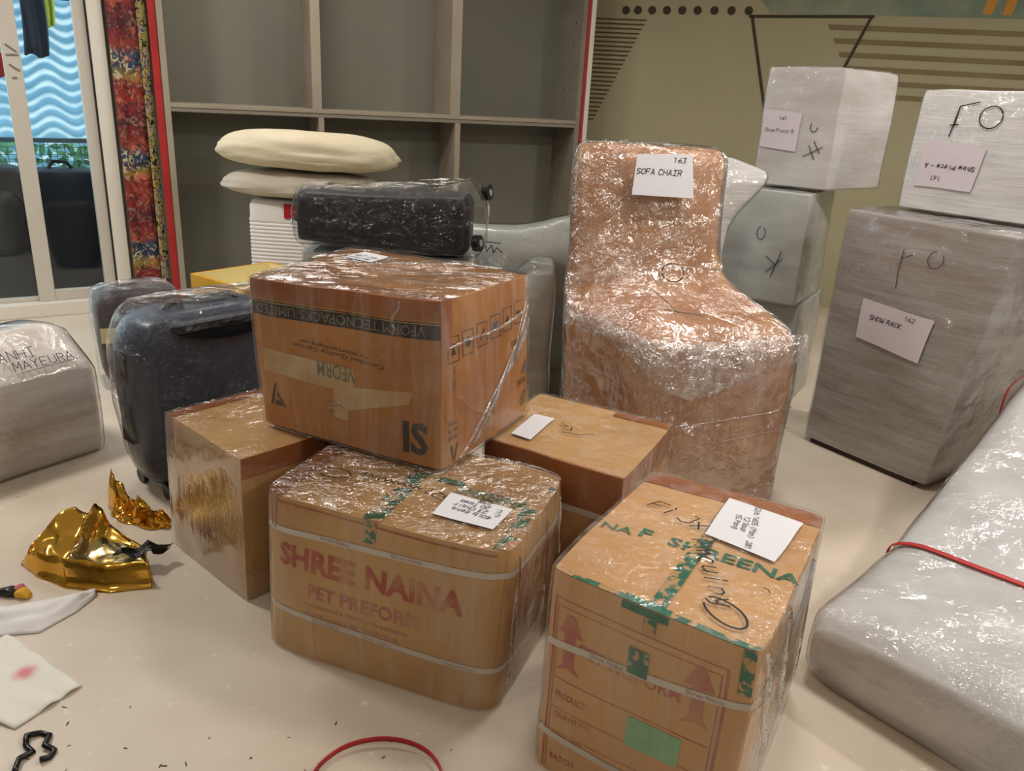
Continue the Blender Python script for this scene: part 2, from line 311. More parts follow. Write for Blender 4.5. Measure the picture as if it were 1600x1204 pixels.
class Hexa:
    """a wrapped parcel: eight measured corners, bulging faces, softened edges"""
    def __init__(s, c, bulge=(.02, .02, .02), kv=.05, kh=.02, wob=0, seed=0):
        s.c = {k: Vector(v) for k, v in c.items()}; s.b = bulge; s.kv = kv; s.kh = kh; s.wob = wob; s.seed = seed
        e = lambda a, b: (s.c[a] - s.c[b]).length
        s.dx = (e((1, 0, 0), (0, 0, 0)) + e((1, 0, 1), (0, 0, 1)) + e((1, 1, 1), (0, 1, 1))) / 3
        s.dy = (e((0, 1, 1), (0, 0, 1)) + e((1, 1, 1), (1, 0, 1))) / 2
        s.dz = (e((0, 0, 1), (0, 0, 0)) + e((1, 0, 1), (1, 0, 0))) / 2
        b = [s.c[k] for k in s.c if k[2] == 0]; s.base = sum(b, Vector()) / 4
    def pos(s, U, V, W):
        cl = lambda x: max(-1, min(1, x)); u, v, w = cl(U), cl(V), cl(W)
        u8, v8, w8 = u ** 8, v ** 8, w ** 8; wb = w8 if w > 0 else w8 * .3
        bx, by, bz = s.b
        U2 = U * (1 + bx * (1 - v * v) * (1 - w * w) - s.kv * v8 * u8 - s.kh * wb * u8)
        V2 = V * (1 + by * (1 - u * u) * (1 - w * w) - s.kv * v8 * u8 * s.dx / s.dy - s.kh * wb * v8)
        W2 = W * (1 + (bz * (1 - u * u) * (1 - v * v) - s.kh * .6 * w8 * (u8 + v8) * .5 if W > 0 else 0))
        u, v, w = (U2 + 1) / 2, (V2 + 1) / 2, (W2 + 1) / 2; q = Vector()
        for (i, j, k), p in s.c.items(): q += p * ((u if i else 1 - u) * (v if j else 1 - v) * (w if k else 1 - w))
        if s.wob:
            n = noise.noise_vector(q * 7 + Vector((s.seed, 0, 0))) * s.wob; lim = min(1, max(0, (W + 1) * 4)); q += n * lim
        return q
    def face(s, f, a, b, off=0):
        if f == 'front': return s.pos(2 * a - 1, -1 - 2 * off / s.dy, 2 * b - 1)
        if f == 'back': return s.pos(1 - 2 * a, 1 + 2 * off / s.dy, 2 * b - 1)
        if f == 'right': return s.pos(1 + 2 * off / s.dx, 2 * a - 1, 2 * b - 1)
        if f == 'left': return s.pos(-1 - 2 * off / s.dx, 1 - 2 * a, 2 * b - 1)
        if f == 'top': return s.pos(2 * a - 1, 2 * b - 1, 1 + 2 * off / s.dz)
        return s.pos(2 * a - 1, 1 - 2 * b, -1 - 2 * off / s.dz)
    def dims(s, f): return {'front': (s.dx, s.dz), 'right': (s.dy, s.dz), 'left': (s.dy, s.dz), 'top': (s.dx, s.dy), 'back': (s.dx, s.dz)}[f]
    def shell(s, name, mat, parent, off=0, n=16, faces=('front', 'back', 'left', 'right', 'top', 'bottom'), smooth=45, jit=0):
        mb = MB(); g = [(.5 - .5 * math.cos(math.pi * i / n)) for i in range(n + 1)]
        lo = -off
        for f in faces:
            W, Hh = s.dims(f) if f != 'bottom' else (s.dx, s.dy)
            v = []
            for b in g:
                for a in g:
                    a2 = a + (a - .5) * 2 * off / W; b2 = b + (b - .5) * 2 * off / Hh
                    if f not in ('top', 'bottom') and b < .001: b2 = 0
                    q = s.face(f, a2, b2, off if f != 'bottom' else 0)
                    if jit:
                        nn = noise.noise_vector(Vector((q.x * 14, q.y * 14, q.z * 14)))
                        q = q + nn * jit * (1 if b > .02 or f == 'top' else 0)
                    v.append(q)
            m = n + 1
            mb.add(v, [(r * m + c, r * m + c + 1, (r + 1) * m + c + 1, (r + 1) * m + c) for r in range(n) for c in range(n)])
        return mesh(name, mb.v, mb.f, mat, parent, smooth, weld=True)
    def patch(s, mb, f, a0, a1, b0, b1, off, n=22):
        def grid(x0, x1): return [x0 + (x1 - x0) * (.5 - .5 * math.cos(math.pi * i / n)) for i in range(n + 1)] if x1 - x0 > .3 else [x0 + (x1 - x0) * i / n for i in range(n + 1)]
        v = [s.face(f, x, y, off) for y in grid(b0, b1) for x in grid(a0, a1)]
        m = n + 1; mb.add(v, [(r * m + c, r * m + c + 1, (r + 1) * m + c + 1, (r + 1) * m + c) for r in range(n) for c in range(n)]); return mb
    def quad(s, mb, f, pts, off, n=6):
        """free quadrilateral on a face: pts BL, BR, TR, TL in (s,t)"""
        p = [Vector(q) for q in pts]; v = []
        for j in range(n + 1):
            for i in range(n + 1):
                a, b = i / n, j / n; q = p[0] * (1 - a) * (1 - b) + p[1] * a * (1 - b) + p[2] * a * b + p[3] * (1 - a) * b
                v.append(s.face(f, q[0], q[1], off))
        m = n + 1; mb.add(v, [(r * m + c, r * m + c + 1, (r + 1) * m + c + 1, (r + 1) * m + c) for r in range(n) for c in range(n)]); return mb
    def strap(s, name, parent, tl, tr, tb, tls, width, mat='strap_white', off=.002):
        """band round the four sides: heights (fractions) at the corners FL, FR, BR, BL"""
        mb = MB(); hw = width / s.dz / 2; P = []
        for f, h0, h1 in (('front', tl, tr), ('right', tr, tb), ('back', tb, tls), ('left', tls, tl)):
            for i in range(17):
                a = .5 - .5 * math.cos(math.pi * i / 16); W = s.dims(f)[0]; a2 = a + (a - .5) * 2 * off / W
                h = h0 + (h1 - h0) * a; P.append((s.face(f, a2, h - hw, off), s.face(f, a2, h + hw, off)))
        v = [q for p in P for q in p]; n = len(P)
        mb.add(v, [(2 * i, 2 * ((i + 1) % n), 2 * ((i + 1) % n) + 1, 2 * i + 1) for i in range(n)])
        return mb.build(name, mat, parent)
    def place(s, f, a0, b0, pts, rot=0, off=.001):
        W, Hh = s.dims(f); c, sn = math.cos(R(rot)), math.sin(R(rot))
        return [s.face(f, a0 + (x * c - y * sn) / W, b0 + (x * sn + y * c) / Hh, off) for x, y in pts]

class Frame:
    """flat reference frame for labels and writing on soft things"""
    def __init__(s, o, ex, ey): s.o = Vector(o); s.ex = Vector(ex).normalized(); s.ey = Vector(ey).normalized(); s.n = s.ex.cross(s.ey).normalized()
    def place(s, f, a0, b0, pts, rot=0, off=.001):
        c, sn = math.cos(R(rot)), math.sin(R(rot))
        return [s.o + s.ex * (a0 + x * c - y * sn) + s.ey * (b0 + x * sn + y * c) + s.n * off for x, y in pts]

_TX = {}
def text2d(body, weight=0):
    if (body, weight) not in _TX:
        cu = bpy.data.curves.new('t', 'FONT'); cu.body = body; cu.size = 1; cu.resolution_u = 2; cu.offset = weight
        o = bpy.data.objects.new('t', cu); COL.objects.link(o); bpy.context.view_layer.update()
        me = bpy.data.meshes.new_from_object(o.evaluated_get(bpy.context.evaluated_depsgraph_get()))
        v = [(p.co.x, p.co.y) for p in me.vertices]; f = [tuple(q.vertices) for q in me.polygons]
        bpy.data.objects.remove(o); bpy.data.curves.remove(cu); bpy.data.meshes.remove(me)
        x0, x1 = min(p[0] for p in v), max(p[0] for p in v); y0, y1 = min(p[1] for p in v), max(p[1] for p in v)
        _TX[(body, weight)] = ([((x - (x0 + x1) / 2) / (x1 - x0), (y - (y0 + y1) / 2) / (y1 - y0)) for x, y in v], f)
    return _TX[(body, weight)]
def print_text(name, surf, f, body, a, b, w, h, mat, parent, rot=0, off=.001, bold=0):
    v, fc = text2d(body, min(.035, bold * 9)); mb = MB()
    mb.add(surf.place(f, a, b, [(x * w, y * h) for x, y in v], rot, off), fc)
    return mb.build(name, mat, parent, 0)
def print_poly(name, surf, f, a, b, polys, mat, parent, rot=0, off=.001):
    mb = MB()
    for p in polys: mb.add(surf.place(f, a, b, p, rot, off), [tuple(range(len(p)))])
    return mb.build(name, mat, parent, 0)
G = {'A': '02 28 42|14 34', 'B': '02 08 37 26 05|26 44 32 02', 'C': '47 28 07 03 22 43', 'D': '02 08 37 43 22 02', 'E': '48 08 02 42|05 35', 'F': '48 08 02|05 35', 'H': '08 02|48 42|05 45', 'I': '08 48|28 22|02 42', 'J': '48 43 22 03|28 48', 'K': '08 02|48 05 42', 'L': '08 02 42', 'M': '02 08 24 48 42', 'N': '02 08 42 48', 'O': '28 07 03 22 43 47 28', 'P': '02 08 37 46 25 05', 'R': '02 08 38 46 35 05|25 42', 'S': '47 28 07 06 44 43 22 03', 'T': '08 48|28 22', 'U': '08 03 22 43 48', 'V': '08 22 48', 'W': '08 12 25 32 48', 'X': '02 48|08 42', 'Y': '08 25 48|25 22',
     'a': '36 16 05 03 12 32|36 33 42', 'b': '08 02 32 44 26 05', 'c': '36 16 04 12 32', 'd': '38 32 12 04 16 36', 'e': '04 34 36 16 04 12 32', 'f': '38 28 17 12|05 25', 'g': '36 16 04 13 33|36 31 10 01', 'h': '08 02|05 26 35 32', 'i': '16 12|17 18', 'k': '08 02|36 04 32', 'l': '18 12 22', 'm': '06 02|05 16 22|25 36 42', 'n': '06 02|05 26 35 32', 'o': '16 04 12 33 35 16', 'p': '06 00|05 26 35 33 12 03', 'r': '06 02|05 26 36', 's': '36 16 05 33 22 02', 't': '18 13 22 32|06 36', 'u': '06 03 12 33|36 32', 'v': '06 12 36', 'w': '06 12 25 32 46', 'x': '02 36|06 32', 'y': '06 13 33|36 31 10',
     '0': '28 07 03 22 43 47 28', '1': '07 28 22', '2': '07 28 47 45 02 42', '3': '08 48 25 44 32 02', '4': '38 04 44|38 32', '5': '48 08 05 35 43 22 02', '6': '38 15 03 22 43 35 05', '7': '08 48 12', '8': '25 07 28 47 25 03 22 43 25', '9': '45 15 07 28 47 42', '-': '05 35', '.': '12 13', '/': '01 48', "'": '18 27', '(': '38 16 14 31', ')': '08 26 24 01', ' ': ''}
def hand(name, surf, f, body, a, b, h, mat, parent, rot=0, off=.003, pen=None, slant=.15, wide=.62, jit=.25):
    """handwriting: pen strokes laid as narrow ribbons; h = cap height in metres"""
    pen = pen or h * .07; mb = MB(); sc = h / 6.0; lines = body.split('\n'); rnd = random.Random(body)
    for li, ln in enumerate(lines):
        adv = sum(3.2 if ch == ' ' else 5.4 for ch in ln); x0 = -adv / 2
        for ch in ln:
            for st in (G.get(ch, '').split('|') if G.get(ch) else []):
                p = [((x0 + int(q[0]) + rnd.uniform(-jit, jit)), (int(q[1]) - 5 + rnd.uniform(-jit, jit)) - li * 9) for q in st.split()]
                p = [((x + y * slant) * sc * wide / .62, y * sc) for x, y in p]
                ribbon(mb, surf, f, a, b, p, pen, rot, off)
            x0 += 3.2 if ch == ' ' else 5.4
    return mb.build(name, mat, parent, 0)
def ribbon(mb, surf, f, a, b, p, pen, rot, off):
    for (x0, y0), (x1, y1) in zip(p[:-1], p[1:]):
        d = Vector((x1 - x0, y1 - y0)); L = d.length
        if L < 1e-6: continue
        d /= L; n = Vector((-d.y, d.x)) * pen / 2; e = d * pen * .35
        q = [(x0 - e.x - n.x, y0 - e.y - n.y), (x1 + e.x - n.x, y1 + e.y - n.y), (x1 + e.x + n.x, y1 + e.y + n.y), (x0 - e.x + n.x, y0 - e.y + n.y)]
        mb.add(surf.place(f, a, b, q, rot, off), [(0, 1, 2, 3)])
def scrawl(name, surf, f, a, b, strokes, pen, mat, parent, rot=0, off=.003):
    mb = MB()
    for p in strokes: ribbon(mb, surf, f, a, b, p, pen, rot, off)
    return mb.build(name, mat, parent, 0)
def oval(rx, ry, n=22, a0=0, a1=360): return [(rx * math.cos(R(a0 + (a1 - a0) * i / n)), ry * math.sin(R(a0 + (a1 - a0) * i / n))) for i in range(n + 1)]

def chaikin(P, q):
    out = []; n = len(P)
    for i in range(n):
        a, b = P[i], P[(i + 1) % n]; out += [a.lerp(b, q), a.lerp(b, 1 - q)]
    return out
def rings_loft(name, rings, mat, parent, q0=.1, sub=4, grow=0, wob=0, wsc=6, seed=0, smooth=60, cap0=True, cap1=True, dome=0, loc=None, wvs=(1, 1, 1)):
    """loft through polygon rings (equal corner counts) with rounded corners"""
    K = [[Vector(p) for p in r] for r in rings]; D = []
    m = len(K)
    for i in range(m - 1):
        for s_ in range(sub):
            tt = s_ / sub; r = []
            for j in range(len(K[0])):
                p0, p1, p2, p3 = K[max(i - 1, 0)][j], K[i][j], K[i + 1][j], K[min(i + 2, m - 1)][j]
                lin = p1.lerp(p2, tt)
                cr = .5 * ((2 * p1) + (p2 - p0) * tt + (2 * p0 - 5 * p1 + 4 * p2 - p3) * tt ** 2 + (3 * p1 - p0 - 3 * p2 + p3) * tt ** 3)
                r.append(lin.lerp(cr, .6))
            D.append(r)
    D.append(K[-1])
    D = [chaikin(chaikin(chaikin(r, q0), .25), .25) for r in D]; n = len(D[0])
    cs = [sum(r, Vector()) / n for r in D]
    if grow: D = [[p + (p - c).normalized() * grow for p in r] for r, c in zip(D, cs)]
    ax0 = (cs[0] - cs[1]).normalized(); ax1 = (cs[-1] - cs[-2]).normalized()
    if cap0: D = [[c + (p - c) * k for p in D[0]] for c, k in ((cs[0] + ax0 * dome, .35), (cs[0] + ax0 * dome * .8, .8))] + D
    if cap1: D = D + [[cs[-1] + ax1 * (grow + dome * z) + (p - cs[-1]) * k for p in D[-1]] for z, k in ((.5, .93), (.8, .75), (1, .35))]
    v = [p for r in D for p in r]
    if wob:
        v2 = []
        for p in v:
            nn = noise.noise_vector(Vector((p.x * wvs[0], p.y * wvs[1], p.z * wvs[2])) * wsc + Vector((seed, seed * .7, 0)))
            z = p.z; q = p + nn * wob
            if z < .01: q.z = z
            v2.append(q)
        v = v2
    f = [(i * n + k, i * n + (k + 1) % n, (i + 1) * n + (k + 1) % n, (i + 1) * n + k) for i in range(len(D) - 1) for k in range(n)]
    if cap0: f.append(tuple(range(n - 1, -1, -1)))
    if cap1: f.append(tuple((len(D) - 1) * n + k for k in range(n)))
    return mesh(name, v, f, mat, parent, smooth, loc=loc, weld=True)
def levels(L): return [[(x, y, z) for x, y in P] for z, P in L]

# ------------------------------------------------------------------ the room
dd = Vector((.833, .553, 0)); dn = Vector((.553, -.833, 0)); d0 = Vector((-3.136, 4.642, 0))     # door wall
cd = Vector((.9129, .4081, 0)); cn = Vector((.4081, -.9129, 0)); c0 = Vector((-2.172, 5.014, 0))  # cabinet front
rd = Vector((.983, -.184, 0)); rn = Vector((-.184, -.983, 0)); r0 = Vector((.5144, 6.544, 0))     # right-hand wall
Zv = Vector((0, 0, 1))
def struct(o): o['kind'] = 'structure'; return o
roomP = [(-4.5, -2.6), (4.4, -2.6), tuple((r0 + rd * 3.95)[:2]), tuple((r0 - rd * .2)[:2]), tuple((c0 - cn * .42 + cd * .0)[:2]), tuple((d0 + dd * 1.03)[:2]), tuple((d0 - dd * 1.64)[:2])]
struct(mesh('floor', [(x, y, 0) for x, y in roomP] + [(x, y, -.12) for x, y in roomP], [tuple(range(7)), tuple(range(13, 6, -1))] + [(i, i + 7, (i + 1) % 7 + 7, (i + 1) % 7) for i in range(7)], 'floor_stone', smooth=0, loc=(0, 0, 0)))
struct(mesh('ceiling', [(x, y, CEIL) for x, y in roomP] + [(x, y, CEIL + .1) for x, y in roomP], [tuple(range(6, -1, -1)), tuple(range(7, 14))] + [(i, (i + 1) % 7, (i + 1) % 7 + 7, i + 7) for i in range(7)], 'ceiling_paint', smooth=0, loc=(0, 0, CEIL)))
def wall(name, a, b, z0=0, z1=CEIL, mat='wall_plain', th=.12, parent=None):
    a, b = Vector((*a[:2], z0)), Vector((*b[:2], z0)); e = b - a; n = Vector((-e.y, e.x, 0)).normalized()
    o = MB().box(a, e, n * th, Zv * (z1 - z0)).build(name, mat, parent, 0)
    return struct(o) if parent is None else o
WR = wall('wall_right', r0 + rd * 3.95, r0 - rd * .2, mat='wall_paint', th=-.12)
wall('wall_side', (4.4, -2.6), r0 + rd * 3.95, th=-.12)
wall('wall_rear', (-4.5, -2.6), (4.4, -2.6), th=-.12)
wall('wall_west', (-4.5, -2.6), d0 - dd * 1.64)
wall('wall_back', c0 - cn * .42 - cd * .05, r0 - rd * .2, th=.12)
# door wall: a pier beside the cabinet and a lintel over the sliding door
DW = thing('wall_left', None, None, d0 + dd * .9, kind='structure')
wall('pier', d0 + dd * .75, d0 + dd * 1.03, parent=DW); wall('pier', d0 - dd * 1.64, d0 - dd * 1.3, parent=DW)
wall('lintel', d0 - dd * 1.3, d0 + dd * .75, 2.32, CEIL, parent=DW)
# sliding glass door
door = thing('door_1', None, None, d0 + dd * -.2, kind='structure')
def dbox(name, u0, u1, z0, z1, o0, o1, mat, parent=door, bv=.004):
    """o: metres into the room"""
    o = MB().box(d0 + dd * u0 + dn * o0 + Zv * z0, dd * (u1 - u0), dn * (o1 - o0), Zv * (z1 - z0)).build(name, mat, parent, 0)
    return bevel(o, bv) if bv else o
dbox('sill', -1.3, .66, 0, .085, -.10, .045, 'frame_white'); dbox('jamb', .672, .752, 0, 2.32, -.10, .03, 'frame_white')
dbox('jamb', .60, .664, .085, 2.32, -.08, -.01, 'frame_grey'); dbox('gasket', .664, .672, .02, 2.32, -.09, .004, 'gasket', bv=0)
dbox('head_rail', -1.3, .752, 2.25, 2.33, -.10, .03, 'frame_white')
st = dbox('stile', .222, .312, .085, 2.25, -.055, -.005, 'frame_grey'); dbox('bottom_rail', .312, .60, .085, .15, -.055, -.01, 'frame_grey')
dbox('bottom_rail', -1.3, .222, .085, .11, -.075, -.03, 'frame_grey')
dbox('pane', .30, .61, .13, 2.25, -.034, -.028, 'door_glass', bv=0); dbox('pane', -1.3, .23, .10, 2.25, -.058, -.052, 'door_glass', bv=0)
fr = Frame(d0 + dd * .27 + dn * -.004, dd, Zv)
scrawl('sticker_mark', fr, '', 0, 0, [[(-.025, 1.56), (-.005, 1.545), (.022, 1.525)], [(-.028, 1.505), (0, 1.507), (.028, 1.508)], [(-.018, 1.455), (0, 1.44), (.026, 1.425)], [(-.012, 1.385), (.006, 1.386)]], .010, 'print_grey', door, off=.002)

# shelving unit along the back
cab = thing('shelving_unit', 'tall empty grey laminate shelving unit with red side edging', 'shelf', c0 - cn * .19 + cd * 1.4)
def cbox(name, u0, u1, z0, z1, o0, o1, mat, bv=.002, parent=None):
    """o: depth behind the front edge (0 = front)"""
    o = MB().box(c0 + cd * u0 - cn * o0 + Zv * z0, cd * (u1 - u0), -cn * (o1 - o0), Zv * (z1 - z0)).build(name, mat, parent or cab, 0)
    return bevel(o, bv) if bv else o
DEP = .37
cbox('side_panel', 0, .035, 0, 2.5, .0, DEP, 'cabinet_edge'); cbox('side_panel', 2.765, 2.80, 0, 2.5, 0, DEP, 'cabinet_lam')
cbox('back_panel', .035, 2.765, 0, 2.5, DEP - .012, DEP, 'cabinet_back', 0)
cbox('divider', .875, .935, 1.29, 2.5, .0, DEP - .012, 'cabinet_edge'); cbox('divider', 1.80, 1.872, 1.29, 2.5, .0, DEP - .012, 'cabinet_edge')
cbox('divider', .912, .947, .03, 1.243, .004, DEP - .012, 'cabinet_edge'); cbox('divider', 1.842, 1.880, .03, 1.243, .004, DEP - .012, 'cabinet_edge')
cbox('shelf_board', .035, 2.765, 1.268, 1.292, 0, DEP - .012, 'cabinet_edge'); cbox('shelf_board', .035, 2.765, 1.243, 1.266, .004, DEP - .012, 'cabinet_lam')
cbox('shelf_board', .035, 2.765, 2.4, 2.425, .0, DEP - .012, 'cabinet_edge'); cbox('base_board', .035, 2.765, .0, .03, .0, DEP - .012, 'cabinet_lam')
cbox('red_edging', -.045, -.003, 0, 2.5, .01, .05, 'cabinet_red'); cbox('red_edging', 2.803, 2.828, 0, 2.5, .004, .05, 'cabinet_red'); cbox('side_filler', 2.832, 2.866, 0, 2.5, .0, .05, 'frame_white')
for z, o in ((1.95, .10), (1.82, .12), (1.50, .22), (1.50, .13), (1.42, .2), (.75, .2), (.5, .25)):
    MB().cyl(c0 + cd * 2.764 - cn * o + Zv * z, -cd, .006, .003, 10).build('screw_hole', 'screw_dark', cab)

# printed curtain hanging between door and shelf
cur = thing('curtain', 'red blue and yellow patterned curtain hanging beside the glass door', 'curtain', d0 + dd * .86 + dn * .07 + Zv * .02)
def cloth(name, u0, u1, o, amp, waves, mat, z0=.03, z1=2.4, parent=None):
    n, m = 40, 12; v = []
    for j in range(m + 1):
        for i in range(n + 1):
            a = i / n; w = math.sin(a * waves * 2 * math.pi + .6 * math.sin(j * .5)) * amp
            v.append(d0 + dd * (u0 + (u1 - u0) * a) + dn * (o + w) + Zv * (z0 + (z1 - z0) * j / m))
    k = n + 1
    ob = mesh(name, v, [(r * k + c, r * k + c + 1, (r + 1) * k + c + 1, (r + 1) * k + c) for r in range(m) for c in range(n)], mat, parent, 180)
    s = ob.modifiers.new('thick', 'SOLIDIFY'); s.thickness = .003; return ob
cloth('drape', .765, .925, .075, .010, 1.5, 'curtain_print', parent=cur); cloth('edge_fold', .925, .975, .085, .008, .5, 'curtain_edge', parent=cur)

# wall decoration on the right-hand wall (flat print, a few millimetres proud)
def wbox(name, u0, u1, z0, z1, mat, th=.003): return MB().box(r0 + rd * u0 + Zv * z0 + rn * .0005, rd * (u1 - u0), Zv * (z1 - z0), rn * th).build(name, mat, WR, 0)
def wpoly(name, pts, mat, th=.003):
    v = [r0 + rd * u + Zv * z + rn * .0005 for u, z in pts]; n = len(v); v += [p + rn * th for p in v]
    return mesh(name, v, [tuple(range(n - 1, -1, -1)), tuple(range(n, 2 * n))] + [(i, (i + 1) % n, n + (i + 1) % n, n + i) for i in range(n)], mat, WR, 0)
wpoly('mural_band', [(1.21, 2.095), (3.9, 2.13), (3.9, CEIL), (1.0, CEIL), (1.06, 2.25)], 'mural_sage')
for u in (2.63, 2.755):
    wpoly('mural_leg', [(u - .03, 2.135), (u + .03, 2.135), (u + .045, 2.22), (u + .02 + (.05 if u < 2.7 else -.04), 2.4), (u - .03 + (.05 if u < 2.7 else -.04), 2.4), (u - .02, 2.22)], 'mural_orange', .005)
for i, u in enumerate((.173, .261, .364, .471, .582, .691, .811, .931, 1.052)):
    MB().cyl(r0 + rd * u + Zv * (2.078 + .0033 * i), rn, .029, .004, 24).build('mural_dot', 'mural_dark', WR)
def wline(u0, z0, u1, z1, w, mat='mural_dark'):
    d = Vector((u1 - u0, z1 - z0)).normalized(); n = Vector((-d.y, d.x)) * w / 2
    wpoly('mural_line', [(u0 - n.x, z0 - n.y), (u1 - n.x, z1 - n.y), (u1 + n.x, z1 + n.y), (u0 + n.x, z0 + n.y)], mat, .004)
wline(1.06, 2.068, 1.91, 2.096, .020); wline(1.08, 2.07, 1.36, 1.12, .020); wline(1.892, 2.096, 1.50, 1.0, .020)
for k in range(6):
    z = 2.020 - k * .0885; wpoly('mural_stripe', [(1.625 + k * .052, z - .018), (3.9, z - .015 - .004 * k), (3.9, z + .019 - .004 * k), (1.612 + k * .052, z + .016)], 'mural_brown')
for k in range(24):
    z = 2.02 - k * .031; wpoly('mural_hatch', [(-.06, z), (.335 - k * .0145, z), (.335 - k * .0145 - .006, z - .011), (-.06, z - .011)], 'mural_line', .002)

# balcony beyond the door
def bpos(u, o, z): return d0 + dd * u - dn * o + Zv * z
struct(MB().box(bpos(-1.8, .10, -.10), dd * 3.6, -dn * 1.5, Zv * .09).build('floor_balcony', 'balcony_floor', None, 0))
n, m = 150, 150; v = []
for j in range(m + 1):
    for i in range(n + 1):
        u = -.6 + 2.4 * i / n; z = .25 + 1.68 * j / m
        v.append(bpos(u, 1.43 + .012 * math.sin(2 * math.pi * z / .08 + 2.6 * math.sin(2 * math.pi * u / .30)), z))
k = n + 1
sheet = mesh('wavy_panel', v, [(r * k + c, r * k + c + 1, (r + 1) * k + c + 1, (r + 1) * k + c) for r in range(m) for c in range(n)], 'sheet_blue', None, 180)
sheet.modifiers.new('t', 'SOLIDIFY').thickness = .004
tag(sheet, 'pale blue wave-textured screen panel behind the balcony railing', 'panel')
awn = MB().box(bpos(-1.2, .95, 1.90), dd * 3.0, -dn * .42, Zv * .12).build('awning_beam', 'cloth_navy', None, 0); tag(awn, 'dark navy beam across the top of the balcony', 'beam')
rail = thing('balcony_railing', 'teal metal railing with wire mesh outside the glass door', 'railing', bpos(.4, 1.1, 0))
MB().box(bpos(-1.2, 1.08, .955), dd * 3.0, -dn * .04, Zv * .03).build('top_rail', 'rail_paint', rail, 0)
MB().box(bpos(-1.2, 1.08, .08), dd * 3.0, -dn * .04, Zv * .03).build('bottom_rail', 'rail_paint', rail, 0)
for u in (-1.2, -.2, 1.0, 1.77): MB().box(bpos(u, 1.08, -.01), dd * .03, -dn * .03, Zv * .97).build('post', 'rail_paint', rail, 0)
mb = MB()
for i in range(60): mb.box(bpos(-1.2 + i * .05, 1.095, .1), dd * .004, -dn * .004, Zv * .86)
for i in range(18): mb.box(bpos(-1.2, 1.10, .12 + i * .05), dd * 3.0, -dn * .004, Zv * .004)
mb.build('wire_mesh', 'wire_paint', rail, 0)
hedge = MB(); rr = random.Random(3)
for i in range(2600):
    p = bpos(rr.uniform(-.6, 1.7), rr.uniform(1.18, 1.36), rr.uniform(-.05, .93)); q = Matrix.Rotation(rr.uniform(0, 6.28), 3, Vector((rr.uniform(-1, 1), rr.uniform(-1, 1), rr.uniform(-1, 1))).normalized())
    s_ = rr.uniform(.03, .06); hedge.add([p + q @ Vector(c_) * s_ for c_ in ((-1, 0, 0), (0, -.45, .1), (1, 0, 0), (0, .45, .1))], [(0, 1, 2, 3)])
tag(hedge.build('hedge_foliage', 'leaf_green', None, 0), 'green leaves growing behind the balcony railing mesh', 'foliage', kind='stuff')
def outcase(u0, u1, o0, o1, h, label):
    t_ = thing('black_suitcase', label, 'suitcase', bpos((u0 + u1) / 2, (o0 + o1) / 2, -.01))
    P = lambda z, g: [bpos(u0 - g, o0 - g, z), bpos(u1 + g, o0 - g, z), bpos(u1 + g, o1 + g, z), bpos(u0 - g, o1 + g, z)]
    rings_loft('shell', [P(.03, -.01), P(.1, 0), P(h - .1, 0), P(h - .02, -.01)], 'case_black', t_, q0=.12, dome=.012)
    MB().tube([bpos(u0 + .12, (o0 + o1) / 2, h - .01), bpos(u0 + .15, (o0 + o1) / 2, h + .035), bpos(u1 - .15, (o0 + o1) / 2, h + .03), bpos(u1 - .12, (o0 + o1) / 2, h - .01)], .012).build('handle', 'plastic_black', t_)
    for u in (u0 + .05, u1 - .05):
        for o in (o0 + .05, o1 - .05): MB().cyl(bpos(u - .01, o, .02), dd, .028, .02).build('wheel', 'plastic_black', t_)
    return t_
outcase(.27, .645, .24, .52, .86, 'narrow black suitcase standing outside next to the door jamb')
outcase(-.30, .24, .22, .50, .88, 'wide black suitcase outside, standing behind the door stile')
def garment(name, u0, u1, z0, z1, o, mat, label, cat):
    v = []; n, m = 14, 10
    for j in range(m + 1):
        for i in range(n + 1):
            a, b_ = i / n, j / m; v.append(bpos(u0 + (u1 - u0) * a + .01 * math.sin(b_ * 5), o + .012 * math.sin(a * 9 + b_ * 2), z0 + (z1 - z0) * b_ + (.012 * math.sin(a * 7) if j == 0 else 0)))
    k_ = n + 1
    ob = mesh(name, v, [(r * k_ + c, r * k_ + c + 1, (r + 1) * k_ + c + 1, (r + 1) * k_ + c) for r in range(m) for c in range(n)], mat, None, 180)
    ob.modifiers.new('t', 'SOLIDIFY').thickness = .02; return tag(ob, label, cat)
garment('hanging_towel', .375, .49, 1.515, 2.2, .6, 'cloth_navy', 'dark navy cloth hanging on the balcony behind the glass', 'towel')
garment('hanging_shirt', .08, .255, 1.385, 1.52, .6, 'cloth_red', 'red cloth hanging low on the balcony line', 'shirt')
garment('hanging_sack', .02, .235, 1.53, 2.2, .64, 'foam_grey', 'grey cloth hanging above the red one on the balcony', 'towel')
garment('hanging_scarf', .50, .545, 1.70, 2.2, .7, 'leaf_yellow', 'narrow yellow-green cloth beside the navy towel', 'scarf')
line = MB().tube([bpos(-1.25, .62, 2.2), bpos(1.75, .62, 2.2)], .004).build('clothes_line', 'gasket', None); tag(line, 'thin line stretched across the balcony for hanging cloths', 'clothesline')
rag = rings_loft('rag_bundle', levels([(0, [bpos(.62, .6, 0)[:2], bpos(.86, .6, 0)[:2], bpos(.86, .85, 0)[:2], bpos(.62, .85, 0)[:2]]), (.3, [bpos(.63, .62, 0)[:2], bpos(.85, .62, 0)[:2], bpos(.85, .82, 0)[:2], bpos(.63, .82, 0)[:2]]), (.42, [bpos(.68, .66, 0)[:2], bpos(.8, .66, 0)[:2], bpos(.8, .78, 0)[:2], bpos(.68, .78, 0)[:2]])]), 'cloth_pink', None, q0=.2, wob=.02)
tag(rag, 'dull pink bundle of cloth on the balcony floor', 'bundle')

